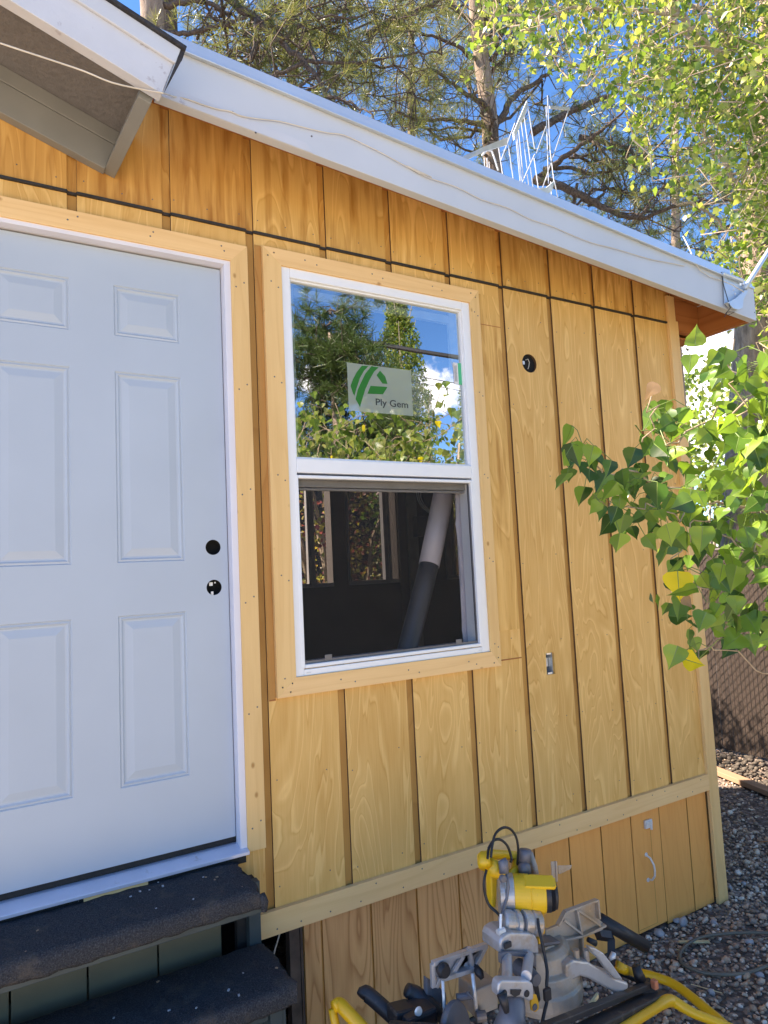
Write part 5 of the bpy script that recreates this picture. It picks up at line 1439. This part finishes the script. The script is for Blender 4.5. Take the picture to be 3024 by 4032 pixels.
# young pine
b0 = mdir(26.3, 0, 7.5); ex = []
for q in range(90):
    h = rng.uniform(.6, 6.0); rr_ = (1.75-(h-1)*.22)*rng.uniform(.5, 1.1); a = rng.uniform(0, 6.28)
    if h > 4.4: rr_ *= .7
    p = np.array([b0[0], b0[1], GZ+h]); ex.append((p, p+np.array([rr_*math.cos(a), rr_*math.sin(a), .22*rr_]), .02))
YP = pine('young green pine across the yard mirrored at the left of the upper pane', None, (b0[0], b0[1], GZ), None, None, [], ex, 8, ntw=22, per=5, tuft_n=24, nl=.17, nw=.007, mat='needle_dark', twl=(.2, .6))
k = MB(); k.tube([(b0[0], b0[1], GZ), (b0[0]+.05, b0[1], GZ+2.5), (b0[0]-.03, b0[1], GZ+5.6)], [.10, .07, .02], 12); k.build('trunk', M['pine_bark'], YP, smooth=True)
def column_poplar(az, dist, top_el, halfw, nlv, lsz, label, mat='leaf_far', low=-1):
    b_ = mdir(az, 0, dist); top = mdir(az, top_el, dist)[2]
    T = empty('poplar_tree', (b_[0], b_[1], GZ), label, 'poplar', 'columnar poplars across the yard')
    k = MB(); k.tube([(b_[0], b_[1], GZ), (b_[0], b_[1], (GZ+top)/2), (b_[0], b_[1], top-.3)], [.16, .10, .02], 10)
    for q in range(26):
        h = rng.uniform(.25, .92); zz = GZ+(top-GZ)*h; a = rng.uniform(0, 6.28); r0 = halfw*rng.uniform(.5, .9)
        k.tube([(b_[0], b_[1], zz), (b_[0]+r0*.6*math.cos(a), b_[1]+r0*.6*math.sin(a), zz+r0*1.2), (b_[0]+r0*math.cos(a), b_[1]+r0*math.sin(a), zz+r0*2.8)], [.03, .02, .006], 5, cap=False)
    k.build('trunk', M['poplar_bark'], T, smooth=True)
    ncl = nlv//14; P_ = []
    for q in range(ncl):
        h = rng.uniform(.12, 1.0); zz = GZ+(top-GZ)*h
        prof = halfw*(1.0-.75*max(0, h-.72)/.28)*(.85+.15*math.sin(h*17+az))
        a = rng.uniform(0, 6.28); r0 = prof*math.sqrt(rng.random())*1.05
        c0 = np.array([b_[0]+r0*math.cos(a), b_[1]+r0*math.sin(a), zz])
        P_.append(c0+rng.normal(0, 1, (14, 3))*np.array([.5, .5, 1.0])*lsz*1.6)
    V, F = leaves(np.concatenate(P_), lsz); link('leaves', np_mesh('leaves', V, F, M[mat]), T)
column_poplar(32.3, 17, 23.5, .78, 24000, .085, 'tall columnar poplar mirrored in the middle of the upper pane')
column_poplar(34.5, 34, 15.0, .55, 3200, .12, 'slim distant poplar mirrored in front of the white cloud')
column_poplar(37.9, 30, 15.5, .80, 4500, .12, 'distant poplar mirrored at the right edge of the upper pane')
column_poplar(30.0, 28, 17.0, 1.1, 5000, .12, 'poplar mirrored between the young pine and the tall columnar poplar')
def bush(name, label, cat, cx, cy, cz, rx, ry, rz, nlv, lsz, mat, group=None, kind=None):
    T = empty(name, (cx, cy, GZ), label, cat, group)
    k = MB()
    for q in range(7):
        a = rng.uniform(0, 6.28); k.tube([(cx+rng.normal(0, .1), cy+rng.normal(0, .1), GZ), (cx+rx*.3*math.cos(a), cy+ry*.3*math.sin(a), cz), (cx+rx*.7*math.cos(a), cy+ry*.7*math.sin(a), cz+rz*.6)], [.03, .02, .006], 6)
    k.build('stems', M['twig'], T)
    ncl = nlv//12; P_ = []
    for q in range(ncl):
        d = unit(rng.normal(0, 1, 3)); r0 = rng.uniform(.55, 1.0)**.5*(1+.18*math.sin(d[0]*7+d[2]*5)*math.cos(d[1]*6))
        P_.append(np.array([cx+d[0]*rx*r0, cy+d[1]*ry*r0, max(cz+d[2]*rz*r0, GZ+.05)])+rng.normal(0, 1, (12, 3))*lsz*1.4)
    V, F = leaves(np.concatenate(P_), lsz); link('leaves', np_mesh('leaves', V, F, M[mat]), T)
    return T
bush('shrub', 'purple and yellow leaved shrub outside the far windows of the room', 'shrub', 2.0, 3.5, 1.2, 1.3, .6, 1.7, 9000, .05, 'hedge_leaf')
bush('shrub', 'green shrub outside the far windows at the left', 'shrub', .5, 3.6, 1.1, .9, .6, 1.6, 3600, .06, 'hedge_green')
bush('shrub', 'green shrub outside the far window at the right', 'shrub', 3.6, 4.0, 1.1, .9, .7, 1.6, 3600, .06, 'hedge_green')
for i, (x, y, r0, h, lab) in enumerate([(8.6, 1.2, 1.5, 2.4, 'round leafy bush behind the brown fence nearest the right edge'), (8.4, 4.0, 1.6, 2.6, 'leafy bush behind the brown fence next to the house corner'),
                                        (14, -18, 3.2, 3.2, 'broad green tree low across the yard'), (22, -16, 4, 4.4, 'wide green tree far across the yard to the right'), (5, -20, 3.2, 4, 'green tree far across the yard to the left'),
                                        (24, 2, 5, 5.5, 'big green tree far beyond the fence'), (20, 12, 5, 6, 'big green tree far behind the house')]):
    bush('leafy_tree' if i > 1 else 'shrub', lab, 'tree' if i > 1 else 'shrub', x, y, h*.55, r0, r0, h*.75, 3600 if i < 2 else 4200, .09 if i < 2 else .20, 'leaf_far')
# utility cables
def uw(name, p, q, r0, label):
    k = MB(); pts = [p+(q-p)*t_+np.array([0, 0, -.25*4*t_*(1-t_)]) for t_ in np.linspace(0, 1, 14)]
    k.tube(pts, r0, 6); return tag(k.build(name, M['black_cord']), label, 'utility cable', 'utility cables mirrored in the window')
dA, dB = mdir(14, 22.6, 13), mdir(46, 15.6, 13)
uw('utility_cable', dA, dB, .055, 'thick bundled overhead cable mirrored across the upper pane')
uw('utility_cable', mdir(14, 21.2, 13.2), mdir(46, 13.2, 13.2), .010, 'upper thin overhead wire mirrored under the thick cable')
uw('utility_cable', mdir(14, 20.8, 13.4), mdir(46, 12.6, 13.4), .008, 'lower thin overhead wire mirrored under the thick cable')
bf = empty('sky_block_boards', (2, 5.4, GZ), 'added dark boards blocking the sky behind the shrubs outside the far windows', 'fence')
k = MB()  # dark boards added to keep bright sky out of the far windows
for q in range(60): k.box(-4+q*.152, -4+q*.152+.146, 5.4, 5.42, GZ, GZ+3.4+.01*math.sin(q*3))
k.build('pickets', M['dark_wall'], bf)
k = MB(); k.box(-4, 5.1, 5.421, 5.46, GZ+.4, GZ+.49); k.build('rail', M['dark_wall'], bf)
k = MB(); k.box(-4, 5.1, 5.421, 5.46, GZ+2.9, GZ+2.99); k.build('rail', M['dark_wall'], bf)

# ================================================================== MITRE SAW ON ITS FOLDED STAND
qa = lambda x, y, Y: Q(1750+x/2.658, 3200+y/2.658, Y)
qb = lambda x, y, Y: Q(2150+x/2.552, 3350+y/2.552, Y)
qc = lambda x, y, Y: Q(1300+x/1.659, 3550+y/1.659, Y)
M['saw_yellow'] = plain('yellow_tool_plastic', (.80, .47, .018), rough=.38, var=.05, scale=9, dirt=(.35, .22, .06), dscale=30, dlo=.62, dhi=.8)
M['saw_black'] = plain('black_tool_plastic', (.02, .02, .024), rough=.5, var=.2, dirt=(.20, .16, .12), dscale=16, dlo=.60, dhi=.8)
M['cast'] = plain('dusty_cast_aluminium', (.40, .36, .32), rough=.55, metal=.25, var=.12, scale=14, dirt=(.42, .30, .19), dscale=9, dlo=.42, dhi=.62, bump=.2, bscale=150)
M['cast2'] = plain('silver_cast_aluminium', (.50, .50, .52), rough=.4, metal=.5, var=.10, scale=14, dirt=(.40, .30, .20), dscale=12, dlo=.52, dhi=.70)
M['castgrey'] = plain('dark_grey_casting', (.14, .14, .16), rough=.5, metal=.2, var=.2, dirt=(.30, .22, .15), dscale=14, dlo=.55, dhi=.75)
M['tag_yellow'] = plain('yellow_tag', (.70, .36, .02), rough=.5)
SW = empty('miter_saw', tuple(qa(790, 1500, -.72)*np.array([1, 1, 0])+np.array([0, 0, -.5])), 'yellow and silver sliding miter saw standing before the wall skirting', 'miter saw')
# turntable base: two tiers of a round casting
cxy = qa(1110, 1600, -.62); cx0, cy0 = cxy[0]-.03, -.60
ztop_, zbot_ = qa(1200, 1560, -.66)[2], qa(1200, 2090, -.72)[2]
k = MB(); k.lathe((cx0, cy0, zbot_-.02), (0, 0, 1), [(0, .125), (.018, .131), (.055, .131), (.06, .124), (.105, .122), (.112, .104), (.150, .098), (.165, .080)], 40)
k.build('turntable', M['cast'], SW, bevel=.003)
# curved bevel quadrant rising behind
k = MB(); arc_o = []; 
P_ = [qa(*p, -.66) for p in [(1010, 1500), (1060, 1410), (1150, 1385), (1230, 1420), (1270, 1520), (1270, 1700), (1180, 1760), (1190, 1560), (1150, 1480), (1100, 1450), (1050, 1500)]]
k.prism3(P_, (0, .03, 0)); k.build('bevel_quadrant', M['cast'], SW, bevel=.004)
k = MB(); k.prism3([qa(*p, -.665) for p in [(1040, 1370), (1215, 1345), (1205, 1375), (1040, 1400)]], (0, .05, 0)); k.build('pivot_plate', M['castgrey'], SW, bevel=.002)
# base wings reaching sideways
k = MB(); k.prism3([qb(*p, -.72) for p in [(200, 1150), (280, 1100), (430, 1120), (560, 1200), (700, 1290), (830, 1330), (828, 1390), (720, 1445), (600, 1380), (440, 1290), (350, 1262), (280, 1300), (210, 1330)]], (0, .10, 0))
k.build('base_wing', M['cast2'], SW, bevel=.006)
k = MB(); k.prism3([qb(*p, -.735) for p in [(430, 965), (500, 980), (580, 1030), (660, 1130), (780, 1300), (700, 1290), (600, 1180), (540, 1090), (480, 1040)]], (0, .02, 0))
k.build('base_rib', M['cast2'], SW, bevel=.004)
for x in (300, 400):
    k = MB(); k.tube([qb(x, 990, -.70), qb(x+10, 1150, -.70)], .010, 10); k.build('support_post', M['cast'], SW)
k = MB(); k.prism3([qc(*p, -.66) for p in [(955, 580), (1100, 520), (1100, 700), (1010, 735), (955, 770)]], (0, .09, 0)); k.build('base_wing', M['cast'], SW, bevel=.005)
# right fence
FR = [(0, 800), (115, 750), (190, 610), (300, 570), (510, 490), (525, 680), (590, 740), (565, 800), (370, 880), (360, 985), (190, 1025), (100, 1040), (0, 930)]
k = MB(); k.prism3([qb(*p, -.62) for p in FR], (0, .010, 0)); fr = k.build('fence', M['cast'], SW, bevel=.0015)
k = MB()
for a, c in [((300, 575), (352, 840)), ((300, 585), (535, 745)), ((168, 690), (345, 825)), ((0, 930), (370, 850)), ((370, 850), (590, 745)), ((190, 612), (300, 572)), ((300, 572), (512, 492)), ((190, 612), (115, 752)), ((512, 492), (528, 680)), ((355, 850), (362, 1120))]:
    k.beam(qb(*a, -.628), qb(*c, -.628), .007, .016, up=(0, 1, 0))
k.build('fence_ribs', M['cast'], fr, bevel=.001)
k = MB(); k.tube([qb(420, 890, -.64), qb(500, 930, -.65)], [.008, .010], 10); k.build('lock_knob', M['saw_black'], SW, smooth=True)
# left fence: top bar, legs and webs
k = MB()
for a, c, w0 in [((668, 405), (1020, 282), .016), ((716, 500), (935, 432), .026), ((668, 405), (672, 560), .012), ((1018, 285), (940, 436), .012), ((905, 300), (930, 440), .012), ((690, 560), (716, 500), .012), ((870, 350), (800, 470), .010)]:
    k.beam(qc(*a, -.628), qc(*c, -.628), .012, w0, up=(0, 1, 0))
k.prism3([qc(*p, -.618) for p in [(672, 405), (1016, 286), (940, 436), (870, 455), (905, 300), (855, 345), (800, 478), (700, 506)]], (0, .006, 0))
k.build('fence', M['cast2'], SW, bevel=.0012)
k = MB(); k.lathe(qc(725, 436, -.635), (0, -1, 0), [(0, .018), (.012, .021), (.024, .016)], 18); k.build('fence_knob', M['saw_black'], SW, smooth=False)
k = MB(); k.tube([qc(950, 430, -.63), qc(975, 465, -.66), qc(995, 505, -.67)], [.010, .013, .006], 10); k.build('fence_knob', M['saw_black'], SW, smooth=True)
for a, c, r0 in [((735, 515), (750, 790), .0045), ((930, 470), (960, 750), .0055)]:
    k = MB(); k.tube([qc(*a, -.655), qc(*c, -.665)], r0, 10); k.build('clamp_rod', M['zinc'], SW, smooth=True)
k = MB(); k.prism3([qc(*p, -.60) for p in [(632, 500), (680, 530), (760, 600), (760, 700), (690, 720), (632, 640)]], (0, .02, 0)); k.build('side_bracket', M['castgrey'], SW, bevel=.003)
k = MB(); k.lathe(qc(800, 880, -.69), (.6, -1, .25), [(0, .078), (.010, .084), (.02, .080)], 36); k.build('rear_disc', M['castgrey'], SW, bevel=.002)
k = MB(); k.lathe(qc(870, 620, -.66), (1, -.4, 0), [(-.02, .010), (.02, .010)], 10); k.tube([qc(890, 590, -.67), qc(935, 635, -.68)], .004, 8); k.build('clamp_lever', M['castgrey'], SW)
k = MB(); k.lathe(qc(985, 750, -.68), (1, -.4, 0), [(-.014, .014), (.014, .014)], 12); k.build('clamp_foot', M['castgrey'], SW)
# slide rails, head casting, end cap  (seen from behind)
YR = -.735
ZR = qa(770, 1490, YR)[2]
YN = float(QZ(1750+770/2.658, 3200+1800/2.658, ZR)[1])
k = MB(); hd = [qa(*p, YR+.005) for p in [(585, 1480), (580, 1370), (600, 1310), (660, 1270), (700, 1258), (900, 1262), (960, 1290), (985, 1350), (995, 1480)]]
k.prism3(hd, (0, .085, 0)); head = k.build('slide_head', M['cast2'], SW, bevel=.006, seg=3)
k = MB(); k.obox(qa(657, 1382, YR)-np.array([0, .002, 0]), (.013, 0, 0), (0, .004, 0), (0, 0, .008)); k.build('socket_bolt', M['saw_black'], head, bevel=.003)
for xf, xn in ((655, 655), (885, 862)):
    k = MB(); f_ = qa(xf, 1495, YR); n_ = Q(1750+xn/2.658, 3200+1800/2.658, YN+.016); n_[2] = ZR
    k.tube([f_, n_], .0145, 20); k.build('slide_rail', M['cast2'], SW, smooth=False, bevel=.001)
zc_ = qa(785, 1860, YN)[2]
k = MB(); ec = [qa(*p, YN) for p in [(560, 1860), (572, 1785), (605, 1755), (880, 1762), (930, 1790), (938, 1880), (935, 1960), (890, 1975), (800, 1935), (700, 1930), (640, 1935), (565, 1930)]]
k.prism3(ec, (0, .03, 0)); cap = k.build('rail_end_cap', M['cast2'], SW, bevel=.005, seg=3)
k = MB()
for (x, y, r0) in [(625, 1890, .009), (860, 1892, .009)]: k.lathe(qa(x, y, YN-.001), (0, -1, 0), [(0, r0), (.003, r0*.9)], 14)
k.prism3([qa(*p, YN-.001) for p in [(690, 1850), (800, 1850), (780, 1900), (730, 1925), (690, 1895)]], (0, -.003, 0))
k.build('cap_screw', M['saw_black'], cap)
k = MB(); k.prism3([qa(*p, YR-.012) for p in [(585, 1480), (640, 1455), (920, 1470), (960, 1500), (965, 1620), (900, 1600), (880, 1520), (700, 1500), (660, 1600), (590, 1580)]], (0, .012, 0)); k.build('rail_collar', M['castgrey'], SW, bevel=.002)
k = MB(); k.lathe(qa(770, 1610, YR+.03), (0, -1, 0), [(0, .024), (.05, .022), (.08, .016)], 18); k.build('rail_bushing', M['castgrey'], SW)
k = MB(); k.prism3([qa(*p, YR) for p in [(960, 1480), (1010, 1480), (1090, 1660), (1060, 2060), (1010, 2060), (970, 1880), (955, 1700)]], (0, .05, 0)); k.build('side_support', M['cast'], SW, bevel=.004)
k = MB(); k.prism3([qa(*p, YR-.004) for p in [(935, 1600), (960, 1620), (1010, 1960), (985, 2000), (935, 1820)]], (0, .006, 0)); k.build('support_slot', M['saw_black'], SW, bevel=.002)
# pivot barrel with torsion spring
k = MB(); pa_, pb_ = qa(600, 1145, -.67), qa(1000, 1150, -.70); ax_ = pb_-pa_; ln_ = np.linalg.norm(ax_)
k.lathe(pa_, ax_, [(0, .026), (.006, .034), (.03, .034), (.032, .029), (.04, .029), (.042, .034), (.055, .034), (.057, .024), (ln_-.062, .024), (ln_-.06, .035), (ln_-.035, .035), (ln_-.033, .030), (ln_-.028, .036), (ln_-.006, .036), (ln_, .028)], 28)
k.build('pivot_barrel', M['cast2'], SW, bevel=.001)
k = MB(); 
for q in range(9):
    c0 = pa_+ax_*(.30+.05*q); k.tube([c0+np.array([-.003, -.0255*math.cos(t_), .0255*math.sin(t_)])+ax_/ln_*.006*math.sin(t_) for t_ in np.linspace(-1.6, 1.6, 9)], .0028, 6)
k.build('torsion_spring', M['castgrey'], SW, smooth=True)
k = MB(); k.obox((pa_+pb_)/2+np.array([0, .03, -.035]), (.075, 0, 0), (0, .03, 0), (0, 0, .016)); k.build('pivot_saddle', M['castgrey'], SW, bevel=.006)
k = MB(); k.tube([qa(590, 1060, -.70), qa(585, 1240, -.71)], .004, 8); k.lathe(qa(590, 1240, -.71), (1, 0, 0), [(-.012, .009), (.012, .009)], 8); k.build('stop_bolt', M['zinc'], SW)
k = MB(); k.obox(qa(1000, 1160, -.66), (.010, 0, 0), (0, .01, 0), (0, 0, .028)); k.obox(qa(985, 1325, -.70), (.008, 0, 0), (0, .01, 0), (0, 0, .009)); k.build('yellow_lever', M['tag_yellow'], SW, bevel=.002)
# motor
mp, mq = qa(560, 838, -.60), qa(1190, 858, -.705); am = mq-mp; lm_ = np.linalg.norm(am)
k = MB(); k.lathe(mp, am, [(0, .050), (.004, .060), (.018, .0615), (.022, .058), (.046, .056), (.050, .048)], 40); k.build('gear_housing', M['cast2'], SW, bevel=.0015)
k = MB(); k.lathe(mp+am/lm_*.045, am, [(0, .052), (.003, .055), (.050, .055), (.052, .0525), (.054, .0525), (.056, .0545), (lm_-.088, .0530), (lm_-.086, .050)], 40); mh = k.build('motor_housing', M['saw_yellow'], SW, bevel=.0012)
k = MB(); k.lathe(mp+am/lm_*(lm_-.046), am, [(0, .047), (.002, .050), (.020, .049)]+[(.020+.003*i+(.0015 if j else 0), .0485-.001*i-(.003 if j else 0)) for i in range(5) for j in (0, 1)]+[(.040, .040), (.043, .030)], 36); k.build('motor_end_cap', M['saw_black'], SW)
uv = unit(np.array([0, -.5, .87])); axn = am/lm_
k = MB(); c0 = mp+am*.60+uv*.0515; k.obox(c0, axn*.045, unit(np.cross(axn, uv))*.022, uv*.006); k.build('top_pad', M['saw_yellow'], mh, bevel=.003)
k = MB(); c0 = mp+am*.80+uv*.045; k.obox(c0, axn*.014, unit(np.cross(axn, uv))*.016, uv*.010); k.build('switch_cover', M['saw_yellow'], mh, bevel=.003)
k = MB(); c0 = mp+am*.42-np.array([0, .0562, .0]); k.obox(c0, axn*.022, (0, .0012, 0), (0, 0, .012)); k.build('brush_cap_plate', M['saw_yellow'], mh, bevel=.001)
k = MB(); k.tube([qa(585, 675, -.655), qa(640, 700, -.66)], .009, 8); k.lathe(qa(608, 690, -.665), (0, -1, 0), [(0, .012), (.006, .010)], 10); k.build('arbor_bolt', M['castgrey'], SW)
k = MB(); k.tube([qa(655, 640, -.655), qa(668, 780, -.660), qa(650, 900, -.66), qa(610, 1040, -.67), qa(590, 1100, -.69)], .005, 8); k.build('guard_link', M['castgrey'], SW, smooth=True)
# blade guard behind the gear housing, yellow arm edge
k = MB(); k.prism3([qa(*p, -.57) for p in [(395, 470), (440, 425), (560, 430), (560, 640), (545, 1005), (500, 990), (490, 720), (480, 625), (400, 590)]], (0, .03, 0)); k.build('upper_guard', M['saw_yellow'], SW, bevel=.006, seg=3)
# D handle
k = MB(); hp_ = [qa(*p, Y) for p, Y in [((425, 560), -.60), ((415, 480), -.58), ((480, 438), -.56), ((620, 440), -.55), ((740, 450), -.55), ((755, 520), -.56), ((740, 610), -.58), ((690, 650), -.60)]]
k.tube(hp_, [.021, .020, .016, .0135, .0145, .015, .015, .013], 14); k.build('handle', M['saw_yellow'], SW, smooth=True)
k = MB(); k.tube([qa(470, 560, -.60), qa(560, 600, -.60), qa(600, 640, -.60)], [.026, .025, .022], 14); k.build('handle_root', M['saw_yellow'], SW, smooth=True)
k = MB(); k.tube([qa(600, 490, -.63), qa(615, 520, -.635), qa(625, 640, -.645)], [.0135, .0150, .0145], 14); k.build('cord_strain_relief', M['castgrey'], SW, smooth=True)
# dust port
k = MB(); k.tube([qa(848, 385, -.60), qa(845, 440, -.60), qa(835, 530, -.605)], [.0185, .0195, .0185], 18); k.tube([qa(835, 530, -.605), qa(835, 560, -.61), qa(850, 650, -.62)], [.016, .0205, .0200], 18); k.build('dust_port', M['castgrey'], SW, smooth=True)
k = MB(); k.tube([qa(900, 420, -.59), qa(935, 560, -.59), qa(950, 650, -.60)], [.008, .012, .012], 8); k.build('dust_elbow', M['cast'], SW, smooth=True)
# flat rule standing behind the motor
k = MB(); k.beam(qa(1140, 510, -.55), qa(1150, 700, -.56), .022, .003, up=(0, 1, 0)); k.beam(qa(1163, 508, -.552), qa(1172, 720, -.562), .007, .008, up=(0, 1, 0)); k.prism3([qa(*p, -.545) for p in [(1190, 555), (1335, 550), (1320, 590), (1215, 640), (1195, 640)]], (0, .003, 0)); k.build('blade_key', M['cast'], SW)
# rear motor column and yellow tag below the cap
k = MB(); k.tube([qa(720, 1940, YN+.03), qa(715, 2010, YN+.02), qa(705, 2120, YN+.01), qa(690, 2300, YN)], [.030, .034, .036, .05], 16); k.build('rail_lock', M['castgrey'], SW, smooth=True)
k = MB(); k.tube([qa(600, 1900, YN-.01), qa(625, 1990, YN-.015), qa(650, 2080, YN-.015)], [.014, .012, .008], 8); k.build('lock_lever', M['saw_black'], SW, smooth=True)
k = MB(); k.prism3([qa(*p, YN+.01) for p in [(930, 1900), (965, 1905), (990, 1990), (990, 2060), (955, 2090), (910, 2070), (903, 1990)]], (0, .006, 0)); yt = k.build('yellow_tag', M['tag_yellow'], SW, bevel=.002)
k = MB(); k.lathe(qa(945, 2035, YN+.0095), (0, -1, 0), [(0, .009), (.002, .008)], 14); k.build('tag_hole', M['castgrey'], yt)
# cord
k = MB(); k.tube(smooth_path([qa(695, 515, -.61), qa(700, 470, -.60), qa(660, 350, -.60), qa(590, 285, -.60), qa(520, 290, -.60), qa(465, 370, -.60), qa(452, 480, -.62)]), .0042, 8)
k.tube(smooth_path([qa(487, 470, -.62), qa(500, 350, -.61), qa(535, 220, -.60), qa(620, 155, -.59), (qa(700, 180, -.58)), qa(755, 270, -.58), qa(772, 400, -.58), qa(765, 520, -.58), qa(760, 620, -.58)]), .0042, 8)
k.tube(smooth_path([qa(440, 600, -.62), qa(415, 720, -.63), qa(425, 850, -.63), qa(470, 970, -.64), qa(550, 1045, -.66), qa(590, 1090, -.68)]), .0042, 8)
k.tube(smooth_path([qa(975, 1110, -.72), qa(990, 1220, -.735), qa(1020, 1350, -.75), (qa(1050, 1500, -.76)), qa(1075, 1660, -.78), qa(1070, 1800, -.79), qa(1075, 1950, -.80), qa(1050, 2070, -.81), qa(1010, 2250, -.83)]), .0048, 8)
k.build('power_cord', M['black_cord'], SW, smooth=True)
k = MB(); k.obox(qa(1075, 1900, -.80), (.012, 0, 0), (0, .006, 0), (0, 0, .016)); k.build('cord_clip', M['saw_black'], SW, bevel=.003)

SD = empty('saw_stand', tuple(qb(600, 1500, -.7)*np.array([1, 1, 0])+np.array([0, 0, GZ])), 'black and yellow folding tool stand lying low under the miter saw', 'tool stand')
M['tube_yellow'] = plain('yellow_powder_coat', (.78, .42, .012), rough=.35, var=.04)
def part(name, mat, *tubes, flat=False, n=14):
    k = MB()
    for pts, r0 in tubes:
        if not flat and len(pts) > 3: rr_ = [float(np.interp(i/5, range(len(pts)), r0 if hasattr(r0, '__len__') else [r0]*len(pts))) for i in range((len(pts)-1)*5+1)]; k.tube(smooth_path(pts), rr_, n)
        else: k.tube(pts, r0, n)
    return k.build(name, M[mat], SD, smooth=not flat)
qs = lambda a, c, z: QZ(2500+a/2.044, 2950+c/2.044, z)
part('leg_tube', 'tube_yellow', ([qb(705, 1150, -.60), qb(800, 1200, -.60)]+[qs(*p, -.72) for p in [(0, 1805), (80, 1810), (250, 1862), (350, 1915), (450, 1990), (560, 2080), (700, 2200), (860, 2340)]], .0165))
part('leg_tube', 'tube_yellow', ([qb(600, 1900, -.86), qb(860, 1730, -.80), qb(1100, 1580, -.73), qb(1170, 1530, -.71), qb(1240, 1505, -.70), qb(1310, 1530, -.71), qb(1480, 1630, -.75), qb(1659, 1700, -.78), qb(1900, 1800, -.82)], [.014, .014, .015, .018, .019, .018, .0155, .015, .015]))
k = MB(); k.beam(qb(-200, 1850, -.92), qb(1040, 1345, -.66), .024, .018); k.build('rail_beam', M['saw_black'], SD, bevel=.003)
k = MB(); k.beam(qb(250, 1930, -.88), qb(1140, 1480, -.66), .050, .050); k.build('rail_beam', M['saw_black'], SD, bevel=.005)
k = MB(); k.obox(qb(1000, 1400, -.66), (.04, 0, 0), (0, .02, 0), (0, 0, .022)); k.build('end_block', M['saw_black'], SD, bevel=.005)
part('end_grip', 'saw_black', ([qb(900, 1160, -.64), qb(950, 1300, -.65)], [.014, .020]))
k = MB(); k.obox(qb(1090, 1340, -.69), (.009, 0, 0), (0, .01, 0), (0, 0, .014)); k.build('end_cap', plain('salmon_plastic', (.60, .20, .10), rough=.5), SD, bevel=.003)
part('extension_bar', 'saw_black', ([qb(540, 690, -.40), qb(1000, 958, -.44)], .0245))
part('angle_bracket', 'saw_black', ([qb(520, 840, -.56), qb(640, 860, -.56), qb(655, 900, -.57), qb(655, 1150, -.60)], .018), flat=True, n=4)
part('steel_hook', 'zinc', ([qb(640, 1090, -.62), qb(672, 1060, -.62), qb(680, 1020, -.62)], [.006, .010, .008]))
k = MB(); k.beam(qb(700, 1210, -.60), qb(1000, 1345, -.62), .012, .012); k.build('brace', M['saw_black'], SD, bevel=.002)
k = MB(); k.obox(qb(450, 1545, -.78), (.030, 0, .016), (0, .004, 0), (0, 0, .006)); k.build('sticker_scrap', M['offcut'], SD)
part('leg_tube', 'tube_yellow', ([qc(22, 690, -.50), qc(60, 672, -.50), qc(110, 720, -.53), qc(260, 880, -.60), qc(420, 1040, -.66)], [.016, .018, .018, .018, .018]))
part('leg_tube', 'tube_yellow', ([qc(15, 700, -.49), qc(35, 800, -.50), qc(70, 900, -.52)], .012))
part('foot_tube', 'saw_black', ([qc(212, 625, -.50), qc(240, 602, -.50), qc(400, 740, -.56), qc(560, 880, -.62)], [.019, .021, .021, .021]))
part('clamp_handle', 'saw_black', ([qc(500, 575, -.56), qc(560, 610, -.57), qc(640, 680, -.60), qc(740, 760, -.63)], [.018, .024, .026, .016]))
k = MB(); k.obox(qc(470, 730, -.60), (.035, 0, -.005), (0, .03, 0), (0, 0, .022)); k.obox(qc(560, 760, -.62), (.05, 0, 0), (0, .04, 0), (0, 0, .03)); k.build('mount_block', M['saw_black'], SD, bevel=.008)
k = MB(); k.lathe(qc(575, 715, -.655), (0, -1, 0), [(0, .012), (.006, .010)], 14); k.build('mount_bolt', M['zinc'], SD)
k = MB(); k.beam(qc(380, 860, -.66), qc(1000, 900, -.80), .05, .04); k.build('rail_beam', M['saw_black'], SD, bevel=.006)
part('ground_leg', 'saw_black', ([qb(1000, 1400, -.64), np.array([qb(1000, 1400, -.64)[0]+.02, -.62, GZ+.02])], .016))
part('ground_leg', 'saw_black', ([qc(560, 780, -.62), np.array([qc(560, 780, -.62)[0], -.62, GZ+.02])], .016))
k = MB()
for q in range(420):
    pass
